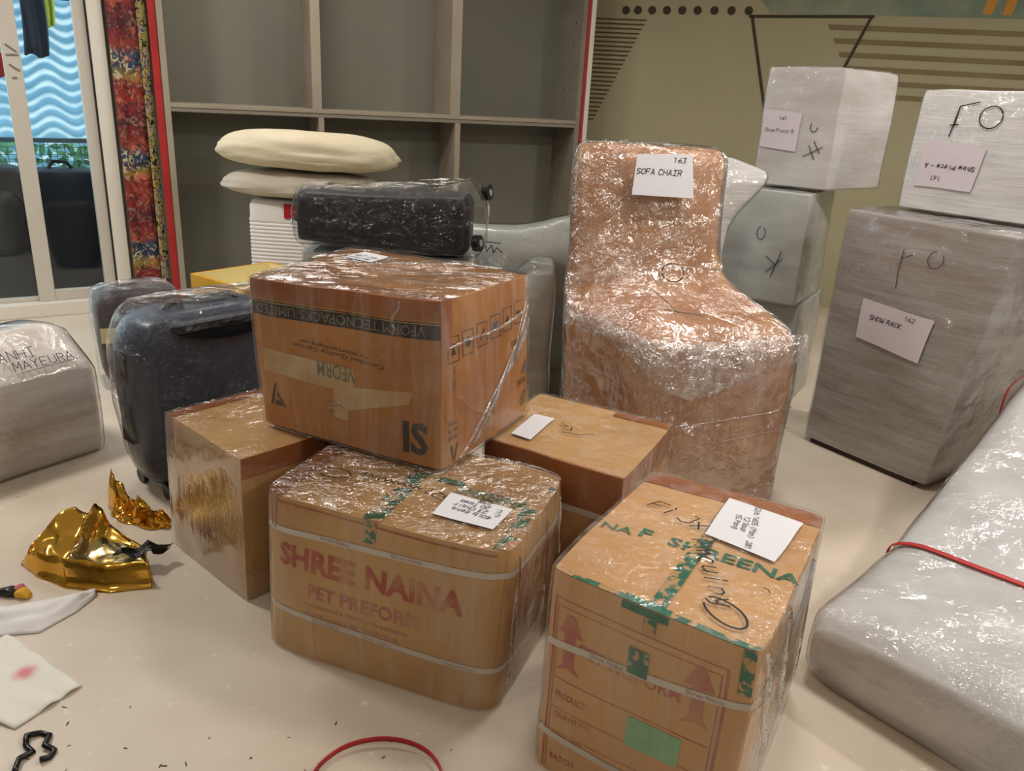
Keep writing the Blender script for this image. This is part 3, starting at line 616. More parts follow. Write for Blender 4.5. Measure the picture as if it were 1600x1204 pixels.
# ceiling lamps (out of view; the one by the stained paper is added front fill)
for i, (x, y, pw, dia, where) in enumerate(LAMPS):
    t_ = thing('ceiling_lamp', 'round white ceiling lamp ' + where, 'lamp', (x, y, CEIL - .03), 'round ceiling lamps')
    mb = MB(); nn = 28
    ro, ri = dia / 2 + .03, dia / 2 + .005
    v = [(x + r_ * math.cos(2 * math.pi * k / nn), y + r_ * math.sin(2 * math.pi * k / nn), z) for r_, z in ((ro, CEIL - .001), (ro, CEIL - .022), (ri, CEIL - .022), (ri, CEIL - .001)) for k in range(nn)]
    mb.add(v, [(a * nn + k, a * nn + (k + 1) % nn, (a + 1) * nn + (k + 1) % nn, (a + 1) * nn + k) for a in range(3) for k in range(nn)])
    mb.build('rim', 'lamp_metal', t_)
    MB().cyl((x, y, CEIL - .012), (0, 0, 1), ri, .008, 28).build('diffuser', 'lamp_diffuser', t_)
    ld = bpy.data.lights.new('lamp_light', 'AREA'); ld.shape = 'DISK'; ld.size = dia; ld.energy = LAMP_W * pw; ld.color = LAMP_COL
    lo = bpy.data.objects.new('lamp_light', ld); COL.objects.link(lo); lo.parent = t_; lo.location = (0, 0, .012)

# ------------------------------------------------------------------ cartons
def corners(*p):
    """FL, FR, BR, BL bottom then top"""
    k = [(0, 0), (1, 0), (1, 1), (0, 1)]; return {(*k[i % 4], i // 4): p[i] for i in range(8)}
def carton(label, box, body, film='film_v', filmtop=None, foff=.006, jit=.002, name='cardboard_box', group=None):
    r_ = thing(name, label, 'box', box.base, group)
    box.shell('carton', body, r_, 0)
    box.shell('stretch_film', film, r_, foff, n=26, faces=('front', 'back', 'left', 'right') if filmtop else ('front', 'back', 'left', 'right', 'top'), smooth=180, jit=jit)
    if filmtop: box.shell('stretch_film', filmtop, r_, foff, n=26, faces=('top',), smooth=180, jit=jit)
    return r_
def tape(box, parent, parts, mat='brown_tape', off=.0015, name='packing_tape'):
    mb = MB()
    for f, a0, a1, b0, b1 in parts: box.patch(mb, f, a0, a1, b0, b1, off)
    return mb.build(name, mat, parent, 60)
def paper(box, parent, f, pts, off, mat='paper_white', name='paper_label'):
    mb = MB(); box.quad(mb, f, pts, off); return mb.build(name, mat, parent, 60)
UPARROW = [[(-.02, -.5), (.02, -.5), (.02, .1), (-.02, .1)], [(-.05, .1), (.05, .1), (0, .5)], [(-.045, -.62), (-.02, -.5), (.02, -.5), (.045, -.62), (0, -.55)]]
def arrow(w, h):
    return [[(-w * .22, -h * .36), (w * .22, -h * .36), (w * .22, h * .16), (-w * .22, h * .16)], [(-w * .5, h * .16), (w * .5, h * .16), (w * .12, h * .5), (-w * .12, h * .5)], [(-w * .5, -h * .5), (0, -h * .42), (w * .5, -h * .5), (w * .22, -h * .36), (-w * .22, -h * .36)]]

# A: the carton in front on the right
A = Hexa(corners((.097, 1.437, 0), (.49, 1.214, 0), (.79, 1.744, 0), (.396, 1.968, 0), (.099, 1.452, .515), (.484, 1.203, .515), (.795, 1.755, .515), (.393, 1.95, .515)), (.02, .02, .008), .04, .008, .003, 1)
ra = carton('kraft carton with black scrawl, white paper and green tape cross on top', A, 'kraft_pale', 'film_v', None)
tape(A, ra, [('top', -.005, 1.005, .885, 1.004), ('back', -.002, 1.002, .9, 1.003)])
tape(A, ra, [('top', .49, .565, 0, .885), ('front', .49, .55, .9, 1.0)], 'tape_green', .0022, 'green_printed_tape')
tape(A, ra, [('top', 0, 1, .0, .028)], 'tape_green', .0026, 'green_printed_tape')
tape(A, ra, [('top', .38, .60, -.002, .035), ('front', .38, .6, .97, 1.0)], 'tape_green_solid', .0030, 'green_printed_tape')
tape(A, ra, [('front', .44, .54, .70, .82)], 'tape_green', .0022, 'green_printed_tape')
tape(A, ra, [('front', .93, 1.0, .80, 1.0)], 'tape_green', .0022, 'green_printed_tape')
print_text('tape_lettering', A, 'top', 'F  SHREENA', .62, .452, .36, .040, 'tape_green_solid', ra, rot=2, off=.002, bold=.002)
print_text('tape_lettering', A, 'top', 'NA', .11, .415, .075, .030, 'tape_green_solid', ra, rot=4, off=.002, bold=.001)
hand('handwriting', A, 'top', 'FiJx', .345, .645, .046, 'ink_black', ra, rot=-16, off=.0066, pen=.0038)
hand('handwriting', A, 'top', 'Pmcuiny', .655, .325, .044, 'ink_black', ra, rot=-61, off=.0066, pen=.0040, wide=.58)
scrawl('handwriting', A, 'top', .79, .125, [oval(.030, .052, 22, 130, 440)], .005, 'ink_black', ra, rot=60, off=.0066)
scrawl('pen_mark', A, 'top', .9, .33, [[(-.008, .004), (.004, .001), (.008, -.006)]], .003, 'ink_grey', ra, off=.0066)
paper(A, ra, 'top', ((.504, .562), (.875, .515), (.912, .863), (.497, .913)), .0078)
hand('label_writing', A, 'top', "52/a 1605 (Pan)  281\n12 Saup\n15 Pang", .70, .715, .0130, 'ink_black', ra, rot=-82, off=.0095, pen=.0016)
PF = 'ink_red_faint'
print_poly('printed_arrow', A, 'front', .145, .69, arrow(.062, .145), PF, ra); print_poly('printed_arrow', A, 'front', .772, .72, arrow(.062, .145), PF, ra)
print_text('printed_text', A, 'front', 'PET PREFORM', .45, .69, .225, .030, PF, ra, bold=.0012)
for a0, a1, b0, b1 in ((.035, .885, .888, .892), (.875, .889, .02, .895), (.035, .048, .02, .89), (.06, .066, .02, .86), (.855, .862, .02, .86), (.06, .86, .855, .858), (.07, .85, .505, .509), (.07, .85, .355, .358), (.07, .85, .235, .238)):
    tape(A, ra, [('front', a0, a1, b0, b1)], 'ink_red_line', .0008, 'printed_line')
for tx, b_, w in (('PRODUCT', .43, .075), ('QUANTITY', .325, .088), ('12X5 NO', .215, .075), ('BATCH', .10, .06)): print_text('printed_text', A, 'front', tx, .07 + w / A.dx / 2 + .02, b_, w, .017, 'ink_red', ra)
tape(A, ra, [('front', .475, .73, .345, .49)], 'label_green', .0014, 'green_sticker')
A.strap('packing_strap', ra, .665, .752, .70, .66, .017); A.strap('packing_strap', ra, .215, .15, .16, .2, .017)
print_text('strap_text', A, 'front', 'Shree Naina', .34, .697, .075, .011, 'strap_print', ra, rot=4.5, off=.0032); print_text('strap_text', A, 'front', 'Shree Naina', .80, .737, .075, .011, 'strap_print', ra, rot=4.5, off=.0032)

# B: the carton in front on the left, lettered
B = Hexa(corners((-.643, 1.804, 0), (-.007, 1.573, 0), (.167, 2.018, 0), (-.47, 2.251, 0), (-.629, 1.817, .459), (.022, 1.572, .459), (.168, 2.018, .459), (-.47, 2.251, .459)), (.02, .03, .004), .06, .012, .003, 2)
rb = carton('kraft carton with red SHREE NAINA lettering and two white straps', B, 'kraft', 'film_v', 'film_glare')
tape(B, rb, [('top', -.004, .085, 0, 1), ('left', 0, 1, .80, 1.0), ('front', 0, .055, .80, 1.0)])
tape(B, rb, [('top', .43, .50, -.005, .75), ('front', .44, .49, .87, 1.0)], 'tape_green', .0022, 'green_printed_tape')
print_text('tape_lettering', B, 'top', 'SHREENA', .80, .52, .20, .042, 'tape_green_solid', rb, rot=-3, off=.002, bold=.003)
tape(B, rb, [('top', .93, .985, .02, .50)], 'tape_green', .0022, 'green_printed_tape'); tape(B, rb, [('top', .975, 1.0, .74, .80)], 'tape_green_solid', .0022, 'green_printed_tape')
tape(B, rb, [('top', .55, .66, .56, .62)], 'tape_green_solid', .0022, 'green_printed_tape')
scrawl('handwriting', B, 'top', .17, .36, [oval(.045, .028, 24, 30, 380)], .0035, 'ink_black', rb, off=.0068)
scrawl('handwriting', B, 'top', .4, .42, [[(-.09 + .18 * i / 30, .012 * math.sin(i * 1.9) * (1 - i / 60)) for i in range(31)]], .003, 'ink_black', rb, rot=-2, off=.0068)
hand('handwriting', B, 'top', '1521', .615, .39, .030, 'ink_black', rb, rot=165, off=.0068, pen=.003)
paper(B, rb, 'top', ((.644, .197), (.886, .18), (.903, .427), (.643, .451)), .0080)
hand('label_writing', B, 'top', '40lb dena\nC. 23 Chair\nC. 20 Tawa\n298', .77, .285, .0145, 'ink_black', rb, rot=176, off=.0098, pen=.0019)
print_text('printed_text', B, 'front', 'SHREE NAINA', .465, .655, .53, .068, 'ink_red', rb, bold=.004)
print_text('printed_text', B, 'front', 'PET PREFORM', .45, .47, .32, .040, 'ink_red_faint', rb, bold=.0022)
print_text('printed_text', B, 'front', 'Manufactured & Marketed by packaging', .42, .375, .30, .017, 'ink_red_faint', rb); print_text('printed_text', B, 'front', 'SHREE NAINA PET PREFORM', .40, .31, .27, .018, 'ink_red_faint', rb)
print_text('printed_text', B, 'front', '.com', .71, .27, .055, .016, 'ink_red', rb, bold=.001)
tape(B, rb, [('front', .03, .96, .965, .975)], 'ink_red_line', .0012, 'printed_line')
print_poly('printed_arrow', B, 'right', .25, .66, arrow(.062, .16), 'ink_red', rb); print_text('printed_text', B, 'right', 'PET PREFORM', .66, .70, .20, .032, 'ink_red', rb, bold=.001)
B.strap('packing_strap', rb, .80, .855, .775, .78, .016); B.strap('packing_strap', rb, .29, .265, .21, .25, .016)
for a_, b_ in ((.33, .822), (.62, .838)): print_text('strap_text', B, 'front', 'Shree Naina', a_, b_, .085, .010, 'strap_print', rb, rot=1.5, off=.0032)
for a_, b_ in ((.3, .283), (.52, .278), (.86, .270)): print_text('strap_text', B, 'front', 'Shree Naina', a_, b_, .085, .010, 'strap_print', rb, rot=-.6, off=.0032)

# D: carton on the left, E: carton behind on the right
D = Hexa(corners((-1.09, 2.284, 0), (-.745, 1.986, 0), (-.416, 2.362, 0), (-.761, 2.66, 0), (-1.075, 2.286, .459), (-.741, 1.992, .459), (-.412, 2.368, .459), (-.746, 2.662, .459)), (.01, .012, .0), .015, .008, .001, 3)
rdx = carton('plain kraft carton beside the gold foil, mirrored in its plastic film', D, 'kraft', 'film_mirror', 'film_soft')
tape(D, rdx, [('top', -.004, .10, 0, 1), ('left', 0, 1, .84, 1.0), ('front', 0, .11, .84, 1.0)])
tape(D, rdx, [('right', 0, .9, .86, 1.0)])
E_ = Hexa(corners((-.08, 2.24, 0), (.326, 2.0, 0), (.536, 2.424, 0), (.10, 2.665, 0), (-.08, 2.24, .459), (.326, 2.0, .459), (.536, 2.424, .459), (.10, 2.665, .459)), (.008, .01, .01), .02, .008, .003, 4)
re = carton('kraft carton with white strap wedged against the wrapped sofa chair', E_, 'kraft', 'film_soft', 'film_v')
tape(E_, re, [('front', 0, 1, .72, 1.0), ('top', 0, 1, -.004, .02)]); tape(E_, re, [('right', 0, 1, .8, 1.0)])
tape(E_, re, [('top', .6, 1.0, .90, 1.0)], 'brown_tape', .0016)
E_.strap('packing_strap', re, .70, .70, .62, .66, .02)
paper(E_, re, 'top', ((.145, .15), (.297, .133), (.30, .55), (.147, .545)), .0075)
scrawl('handwriting', E_, 'top', .47, .45, [[(-.05, .03), (-.02, .015), (-.045, .005)], [(-.03, -.02), (.0, -.005), (-.01, .02)], [(-.02, -.035), (.035, -.02), (.07, .01)]], .0034, 'ink_black', re, off=.0068)

# C: the carton on top, printed upside down
Cx = Hexa(corners((-.754, 2.226, .477), (-.178, 1.956, .477), (.065, 2.444, .477), (-.558, 2.711, .477), (-.758, 2.16, .932), (-.194, 2.01, .932), (.038, 2.425, .932), (-.571, 2.705, .932)), (.012, .014, .008), .03, .010, .003, 5)
rc = carton('orange kraft carton with upside-down black print band, stacked across other cartons', Cx, 'kraft_orange', 'film_v', 'film_top')
tape(Cx, rc, [('top', -.004, 1.004, -.004, .16), ('front', -.003, 1.003, .885, 1.003)])
tape(Cx, rc, [('right', 0, .10, .72, 1.0)])
tape(Cx, rc, [('front', 0, 1, .775, .872)], 'print_black', .0010, 'printed_band')
tape(Cx, rc, [('front', .0, 1, .862, .866)], 'scuff_pale', .0016, 'printed_line')
print_text('printed_text', Cx, 'front', 'VFORM TECNOPACKS LIMITED', .48, .820, .56, .028, 'print_grey', rc, rot=180, off=.0018)
print_text('printed_text', Cx, 'front', 'Certified Quality Carton', .48, .600, .30, .016, 'print_black', rc, rot=176); print_text('printed_text', Cx, 'front', 'for export packaging use', .46, .635, .22, .014, 'print_black', rc, rot=176)
for q in (((.05, .40), (.56, .36), (.56, .52), (.05, .56)), ((.44, .18), (.52, .17), (.52, .40), (.45, .40)), ((.52, .24), (.84, .37), (.86, .45), (.52, .40))):
    paper(Cx, rc, 'front', q, .0007, 'scuff_pale', 'scuffed_patch')
print_text('printed_text', Cx, 'front', 'VFORM', .465, .485, .125, .046, 'print_teal', rc, rot=178, off=.0014, bold=.001)
print_text('printed_text', Cx, 'front', 'IS', .87, .165, .080, .092, 'print_black', rc, off=.0012, bold=.004)
print_poly('printed_emblem', Cx, 'front', .115, .225, [[(-.03, -.03), (-.018, -.03), (.002, .04), (-.004, .045)], [(-.012, -.03), (.034, -.03), (.024, -.018), (-.006, -.012)], [(.004, .02), (.012, .0), (.026, -.016), (.016, -.018), (.002, .002)]], 'print_black', rc)
mb = MB()
for i in range(6):
    a0 = .06 + i * .145; bb = .705 + i * .014; p = [(-.028, -.034), (.028, -.034), (.028, .034), (-.028, .034), (-.028, -.034)]
    ribbon(mb, Cx, 'right', a0 + .05, bb, p, .0025, 0, .001)
mb.build('printed_symbol_frame', 'print_black', rc, 0)
for i in range(6):
    a0 = .11 + i * .145; bb = .705 + i * .014; w = .015
    pol = [[(-w * .7, -w), (w * .7, -w), (w * .3, 0), (w * .7, w), (-w * .7, w), (-w * .3, 0)], [(w * math.cos(R(k * 45)), w * math.sin(R(k * 45))) for k in range(8)], [(-w, -w), (-w * .5, -w), (w, w), (w * .5, w)], [(-w, -w), (w, -w), (w, w), (-w, w)], [(-w, -w), (w, -w), (0, w)], [(-w, -.3 * w), (w, -.3 * w), (w, .3 * w), (-w, .3 * w)]][i]
    print_poly('printed_symbol', Cx, 'right', a0, bb, [pol], 'print_blue' if i == 3 else 'print_black', rc)
print_text('printed_text', Cx, 'right', 'STACK', .80, .575, .075, .018, 'print_black', rc, bold=.001)
print_text('printed_text', Cx, 'right', 'vform', .115, .52, .075, .016, 'print_blue', rc, rot=88, bold=.001)
for i, tx in enumerate(('HANDLE', 'WITH', 'CARE')): print_text('printed_text', Cx, 'right', tx, .105, .165 + i * .045, .045, .012, 'print_black', rc, rot=180)
print_poly('printed_emblem', Cx, 'right', .12, .075, [[(-.02, .02), (-.01, .02), (0, -.02), (.01, .02), (.02, .02), (.004, -.03), (-.004, -.03)]], 'print_black', rc)
print_poly('printed_emblem', Cx, 'right', .92, .37, [[(-.025, -.02), (.025, -.02), (.012, .02), (-.004, .005)]], 'print_blue', rc)
print_text('printed_text', Cx, 'right', 'THIS SIDE', .88, .27, .07, .016, 'print_black', rc, rot=180); print_text('printed_text', Cx, 'right', 'UP', .90, .14, .05, .05, 'print_black', rc, rot=180, bold=.002)
paper(Cx, rc, 'top', ((.127, .668), (.319, .618), (.307, .835), (.147, .871)), .0078)
hand('label_writing', Cx, 'top', '47 lb\nvform', .23, .745, .022, 'ink_black', rc, rot=-8, off=.0095, pen=.003)
scrawl('handwriting', Cx, 'top', .40, .275, [oval(.026, .034, 22, 20, 370)], .004, 'ink_black', rc, rot=-30, off=.0068)
scrawl('handwriting', Cx, 'top', .63, .45, [[(-.10 + .2 * i / 34, .010 * math.sin(i * 1.5) * (i / 34)) for i in range(35)]], .0035, 'ink_black', rc, rot=34, off=.0068)
# gathered film on the right face of the top carton
def fold(box, parent, f, p0, p1, w0, w1, off=.009, mat='film_fold', n=14, curve=.01):
    mb = MB(); P = []
    d = Vector((p1[0] - p0[0], p1[1] - p0[1])); nn = Vector((-d.y, d.x)).normalized()
    for i in range(n + 1):
        t_ = i / n; c_ = Vector(p0) + d * t_ + nn * curve * math.sin(t_ * 9); w = w0 + (w1 - w0) * t_
        a, b_ = c_ + nn * w / 2, c_ - nn * w / 2
        P.append((box.face(f, a.x, a.y, off - .003), box.face(f, c_.x, c_.y, off + .004), box.face(f, b_.x, b_.y, off - .003)))
    v = [q for p in P for q in p]
    mb.add(v, [(3 * i + k, 3 * i + k + 1, 3 * i + k + 4, 3 * i + k + 3) for i in range(n) for k in range(2)])
    return mb.build('film_fold', mat, parent, 180)
for p0, p1, w0, w1 in (((.995, .70), (.30, .05), .07, .03), ((.93, .62), (.16, .02), .02, .012), ((.99, .80), (.40, .14), .025, .012), ((.05, .72), (.99, .76), .012, .02), ((.98, .92), (.70, .42), .02, .008), ((.12, .42), (.42, .18), .010, .008)):
    fold(Cx, rc, 'right', p0, p1, w0, w1)
for p0, p1 in (((.80, .99), (.76, .78)), ((.46, .27), (.40, .20)), ((.52, .29), (.44, .28))): fold(Cx, rc, 'front', p0, p1, .012, .008)
for p0, p1 in (((.40, .40), (.98, .80)), ((.30, .55), (.72, .98)), ((.62, .30), (.98, .42))): fold(Cx, rc, 'top', p0, p1, .012, .008)
for p0, p1 in (((.05, .98), (.30, .25)), ((.3, .99), (.55, .2)), ((.7, .95), (.85, .2))): fold(A, ra, 'right', p0, p1, .03, .015)
for p0, p1 in (((.1, .95), (.16, .1)), ((.55, .95), (.6, .2)), ((.8, .99), (.92, .5))): fold(B, rb, 'right', p0, p1, .03, .015)

# ------------------------------------------------------------------ wrapped sofa chair
ch = thing('wrapped_sofa_chair', 'sofa chair wrapped in brown board and shiny film with a white paper label', 'chair', (.6, 3.05, 0))
CH = levels([(0, [(.20, 2.98), (.56, 2.63), (1.075, 2.81), (.86, 3.45), (.26, 3.42)]),
             (.25, [(.195, 2.97), (.555, 2.63), (1.075, 2.80), (.87, 3.45), (.25, 3.42)]),
             (.48, [(.18, 2.95), (.54, 2.65), (1.075, 2.785), (.88, 3.45), (.25, 3.42)]),
             (.64, [(.172, 2.95), (.47, 2.665), (1.065, 2.785), (.89, 3.45), (.25, 3.42)]),
             (.70, [(.172, 2.97), (.47, 2.73), (1.03, 2.84), (.88, 3.45), (.25, 3.42)]),
             (.75, [(.172, 3.00), (.48, 2.85), (.925, 2.95), (.87, 3.45), (.25, 3.42)]),
             (.82, [(.178, 3.05), (.50, 2.98), (.81, 3.05), (.85, 3.44), (.25, 3.42)]),
             (.92, [(.182, 3.08), (.50, 3.04), (.775, 3.085), (.82, 3.42), (.25, 3.42)]),
             (1.10, [(.180, 3.115), (.49, 3.088), (.770, 3.12), (.80, 3.42), (.23, 3.42)]),
             (1.25, [(.184, 3.145), (.48, 3.128), (.775, 3.155), (.79, 3.42), (.22, 3.42)]),
             (1.285, [(.205, 3.175), (.48, 3.165), (.757, 3.185), (.775, 3.40), (.24, 3.40)])])
rings_loft('board_wrap', CH, 'kraft_chair', ch, q0=.10, sub=5, grow=-.008, wob=.005, wsc=10, wvs=(2, 2, .4), dome=.006)
rings_loft('stretch_film', CH, 'film_heavy', ch, q0=.10, sub=8, grow=.008, wob=.005, wsc=10, wvs=(2, 2, .4), dome=.010, smooth=180, cap0=False)
# bunched film hanging over the seat front
top_ = [(.20, 2.93, .705), (.34, 2.80, .695), (.47, 2.685, .675), (.62, 2.69, .665), (.80, 2.725, .675), (.95, 2.755, .69), (1.055, 2.79, .70)]
low_ = [(.215, 2.92, .66), (.36, 2.785, .63), (.50, 2.66, .52), (.63, 2.645, .46), (.78, 2.685, .52), (.93, 2.735, .575), (1.065, 2.785, .60)]
def lerp3(P, t_):
    k = t_ * (len(P) - 1); i = min(int(k), len(P) - 2); return Vector(P[i]).lerp(Vector(P[i + 1]), k - i)
v = []; n, m = 60, 16
for j in range(m + 1):
    for i in range(n + 1):
        s_, t_ = i / n, j / m; q = lerp3(low_, s_).lerp(lerp3(top_, s_), t_)
        q = q + Vector((-.25, -.95, .15)) * (.012 + .016 * math.sin(math.pi * t_)) + noise.noise_vector(q * 22) * .010; v.append(q)
k = n + 1
mesh('film_swag', v, [(r * k + c, r * k + c + 1, (r + 1) * k + c + 1, (r + 1) * k + c) for r in range(m) for c in range(n)], 'film_swag', ch, 180)
FC = Frame((.522, 3.074, 1.195), (.98, .045, 0), (.03, .26, 1))
mb = MB(); mb.add(FC.place('', 0, 0, [(-.115, -.075), (.118, -.078), (.098, .082), (-.108, .073)], 0, .004) + FC.place('', 0, 0, [(-.115, -.075), (.118, -.078), (.098, .082), (-.108, .073)], 0, .003), [(0, 1, 2, 3), (7, 6, 5, 4), (0, 4, 5, 1), (1, 5, 6, 2), (2, 6, 7, 3), (3, 7, 4, 0)])
mb.build('paper_label', 'paper_white', ch, 0)
hand('label_writing', FC, '', 'SOFA CHAIR', -.018, .012, .020, 'ink_black', ch, off=.0052, pen=.0026); hand('label_writing', FC, '', '163', .055, .058, .018, 'ink_black', ch, off=.0052, pen=.0022)
FS = Frame((.60, 2.985, .835), (1, .1, 0), (-.05, .5, .8))
scrawl('handwriting', FS, '', -.02, .012, [oval(.042, .036, 22, 60, 400)], .004, 'ink_black', ch, off=.014)
FT = Frame((.58, 2.89, .765), (1, .15, 0), (-.1, .75, .6))
scrawl('handwriting', FT, '', 0, -.03, [[(-.07, .06), (-.03, .01), (.0, -.035)], [(-.05, -.02), (.0, -.03), (.10, -.045)]], .0036, 'ink_black', ch, off=.014)
# film ropes and torn folds on the chair
def rope(pts, r, parent, mat='film_fold', name='film_fold'): return MB().tube(pts, r, 6).build(name, mat, parent, 180)
rope([(.172, 3.085, .97), (.30, 3.072, 1.04), (.39, 3.082, 1.12), (.42, 3.10, 1.16)], .003, ch); rope([(.20, 3.02, .80), (.36, 2.99, .87), (.52, 3.03, .95), (.62, 3.055, 1.0)], .0035, ch)
rope([(.22, 3.0, .79), (.42, 2.985, .855), (.60, 2.97, .88), (.77, 3.04, .86)], .0025, ch); rope([(.60, 2.65, .36), (.75, 2.685, .38), (.95, 2.745, .40), (1.045, 2.785, .415)], .002, ch)
rope([(.60, 2.645, .27), (.8, 2.70, .30), (1.045, 2.785, .33)], .0015, ch)
# board sheet overlapping the bottom of the front
SK = [[(x, y, z) for x, y, z in r] for r in CH[:1]] + [[(.195, 2.97, .26), (.555, 2.63, .235), (1.075, 2.80, .185), (.87, 3.45, .2), (.25, 3.42, .22)]]
rings_loft('board_overlap', SK, 'kraft_pink', ch, q0=.10, sub=4, grow=-.001, wob=.004, cap0=False, cap1=False)

# ------------------------------------------------------------------ foam-wrapped parcels on the right
def foam(label, box, mat='foam_white', film='film_foam', name='foam_wrapped_box', jit=.001):
    r_ = thing(name, label, 'parcel', box.base)
    box.shell('foam_wrap', mat, r_, 0, n=18, smooth=180); box.shell('stretch_film', film, r_, .005, n=26, faces=('front', 'back', 'left', 'right', 'top'), smooth=180, jit=jit); return r_
RK = Hexa(corners((1.378, 3.461, .03), (1.724, 2.982, .03), (2.15, 3.28, .03), (1.80, 3.76, .03), (1.392, 3.495, 1.07), (1.767, 2.857, 1.07), (2.23, 3.13, 1.07), (1.855, 3.77, 1.07)), (.01, .01, .004), .02, .012, .004, 6)
rk = foam('tall foam-wrapped rack labelled Show Rack standing on the floor', RK, 'foam_rack', name='wrapped_rack')
MB().box((1.41, 3.45, 0), (.29, -.415, 0), (.4, .28, 0), (0, 0, .028)).build('base_plinth', 'dark_wood', rk, 0)
paper(RK, rk, 'front', ((.25, .50), (.70, .47), (.72, .65), (.24, .665)), .0085, 'paper_pinkish')
hand('label_writing', RK, 'front', 'SHOW RACK', .43, .595, .020, 'ink_black', rk, off=.0105, pen=.0026, rot=-1); hand('label_writing', RK, 'front', '162', .58, .63, .018, 'ink_grey', rk, off=.0105, pen=.0022)
scrawl('handwriting', RK, 'front', .42, .80, [[(0, .09), (.002, 0), (.01, -.07)], [(0, .05), (.04, .075)]], .0035, 'ink_grey', rk, off=.0085); scrawl('handwriting', RK, 'front', .62, .87, [oval(.03, .035, 16, 100, 400)], .0035, 'ink_grey', rk, off=.0085)
SA = Hexa(corners((1.605, 3.524, 1.088), (1.95, 3.08, 1.088), (2.30, 3.33, 1.088), (1.955, 3.775, 1.088), (1.612, 3.53, 1.56), (1.97, 3.06, 1.56), (2.33, 3.32, 1.56), (1.97, 3.79, 1.56)), (.015, .02, .01), .03, .02, .004, 7)
sa = foam('foam-wrapped box with upside-down Show Piece A label resting on the rack', SA, 'foam_white', 'film_soft')
paper(SA, sa, 'front', ((.10, .20), (.52, .20), (.55, .56), (.12, .60)), .0075, 'paper_pinkish')
hand('label_writing', SA, 'front', 'Show Piece - A', .33, .38, .018, 'ink_black', sa, rot=180, off=.0098, pen=.0026); hand('label_writing', SA, 'front', '161', .25, .28, .018, 'ink_grey', sa, rot=180, off=.0098, pen=.0022)
scrawl('handwriting', SA, 'front', .30, .80, [[(.07, .055), (0, .035), (-.004, -.04)], [(0, .035), (-.012, -.08)], [(-.02, -.038), (.012, -.034)]], .0045, 'ink_black', sa, off=.0075); scrawl('handwriting', SA, 'front', .52, .80, [oval(.042, .042, 22, 20, 370)], .0045, 'ink_black', sa, off=.0075)
def tri_corner(L, K, Rr, z0, z1, lean=(0, 0)):
    L, K, Rr = Vector(L), Vector(K), Vector(Rr); Bk = L + Rr - K; ln = Vector(lean)
    return corners(*[(p.x, p.y, z0) for p in (L, K, Rr, Bk)], *[(p.x + ln.x, p.y + ln.y, z1) for p in (L, K, Rr, Bk)])
B3 = Hexa(tri_corner((1.06, 4.06), (1.40, 3.86), (1.66, 4.28), 0, .545), (.012, .012, .004), .03, .015, .004, 8)
foam('lowest foam-wrapped box of the stack of three behind the sofa chair', B3, 'foam_grey', 'film_soft')
B2 = Hexa(tri_corner((1.00, 4.02), (1.345, 3.80), (1.62, 4.24), .560, 1.087, (-.01, .0)), (.02, .02, .004), .03, .02, .004, 9)
b2 = foam('middle foam-wrapped box of the stack of three, marked with a small scrawl', B2, 'foam_grey', 'film_soft')
scrawl('handwriting', B2, 'front', .50, .62, [oval(.020, .030, 18, 100, 420)], .0035, 'ink_black', b2, off=.0075); scrawl('handwriting', B2, 'front', .72, .36, [[(-.05, .03), (.0, -.01)], [(.02, .06), (.0, -.01), (-.015, -.07)], [(.03, .03), (-.04, -.05)]], .0035, 'ink_black', b2, off=.0075)
B1 = Hexa(tri_corner((1.12, 4.07), (1.42, 3.87), (1.80, 4.17), 1.106, 1.64, (.0, .0)), (.02, .02, .01), .04, .03, .005, 10)
b1 = foam('topmost foam-wrapped box of the stack, labelled Show Piece B', B1, 'foam_rack2', 'film_soft')
paper(B1, b1, 'front', ((.04, .32), (.55, .30), (.56, .62), (.04, .64)), .0075, 'paper_pinkish')
hand('label_writing', B1, 'front', 'Show Piece-B', .30, .47, .017, 'ink_black', b1, off=.0095, pen=.0015, wide=.5); hand('label_writing', B1, 'front', '161', .33, .57, .014, 'ink_grey', b1, off=.0095, pen=.002)
scrawl('handwriting', B1, 'front', .74, .52, [oval(.016, .025, 14, 150, 350)], .0035, 'ink_black', b1, off=.0075); scrawl('handwriting', B1, 'front', .77, .36, [[(-.04, -.05), (.04, -.005)], [(-.02, .0), (.012, -.06)], [(.0, .02), (.03, -.03)]], .0035, 'ink_black', b1, off=.0075)
# loose foam bundle tip behind the chair
bt = thing('foam_bundle', 'white film-wrapped foam bundle with pointed corner behind the sofa chair', 'bundle', (.85, 3.66, 0))
BT = levels([(0, [(.56, 3.56), (.92, 3.56), (.92, 3.78), (.56, 3.78)]), (.6, [(.56, 3.56), (.91, 3.56), (.91, 3.78), (.56, 3.78)]), (.95, [(.56, 3.56), (.93, 3.56), (.93, 3.78), (.56, 3.78)]), (1.14, [(.56, 3.57), (1.06, 3.58), (1.06, 3.76), (.56, 3.77)]), (1.19, [(.56, 3.58), (1.06, 3.60), (1.06, 3.74), (.56, 3.76)]), (1.235, [(.56, 3.6), (.93, 3.62), (.93, 3.72), (.56, 3.74)])])
rings_loft('foam_wrap', BT, 'foam_white', bt, q0=.12, sub=4, wob=.006, dome=.01); rings_loft('stretch_film', BT, 'film_foam', bt, q0=.12, sub=4, grow=.007, wob=.006, dome=.01, smooth=180, cap0=False)

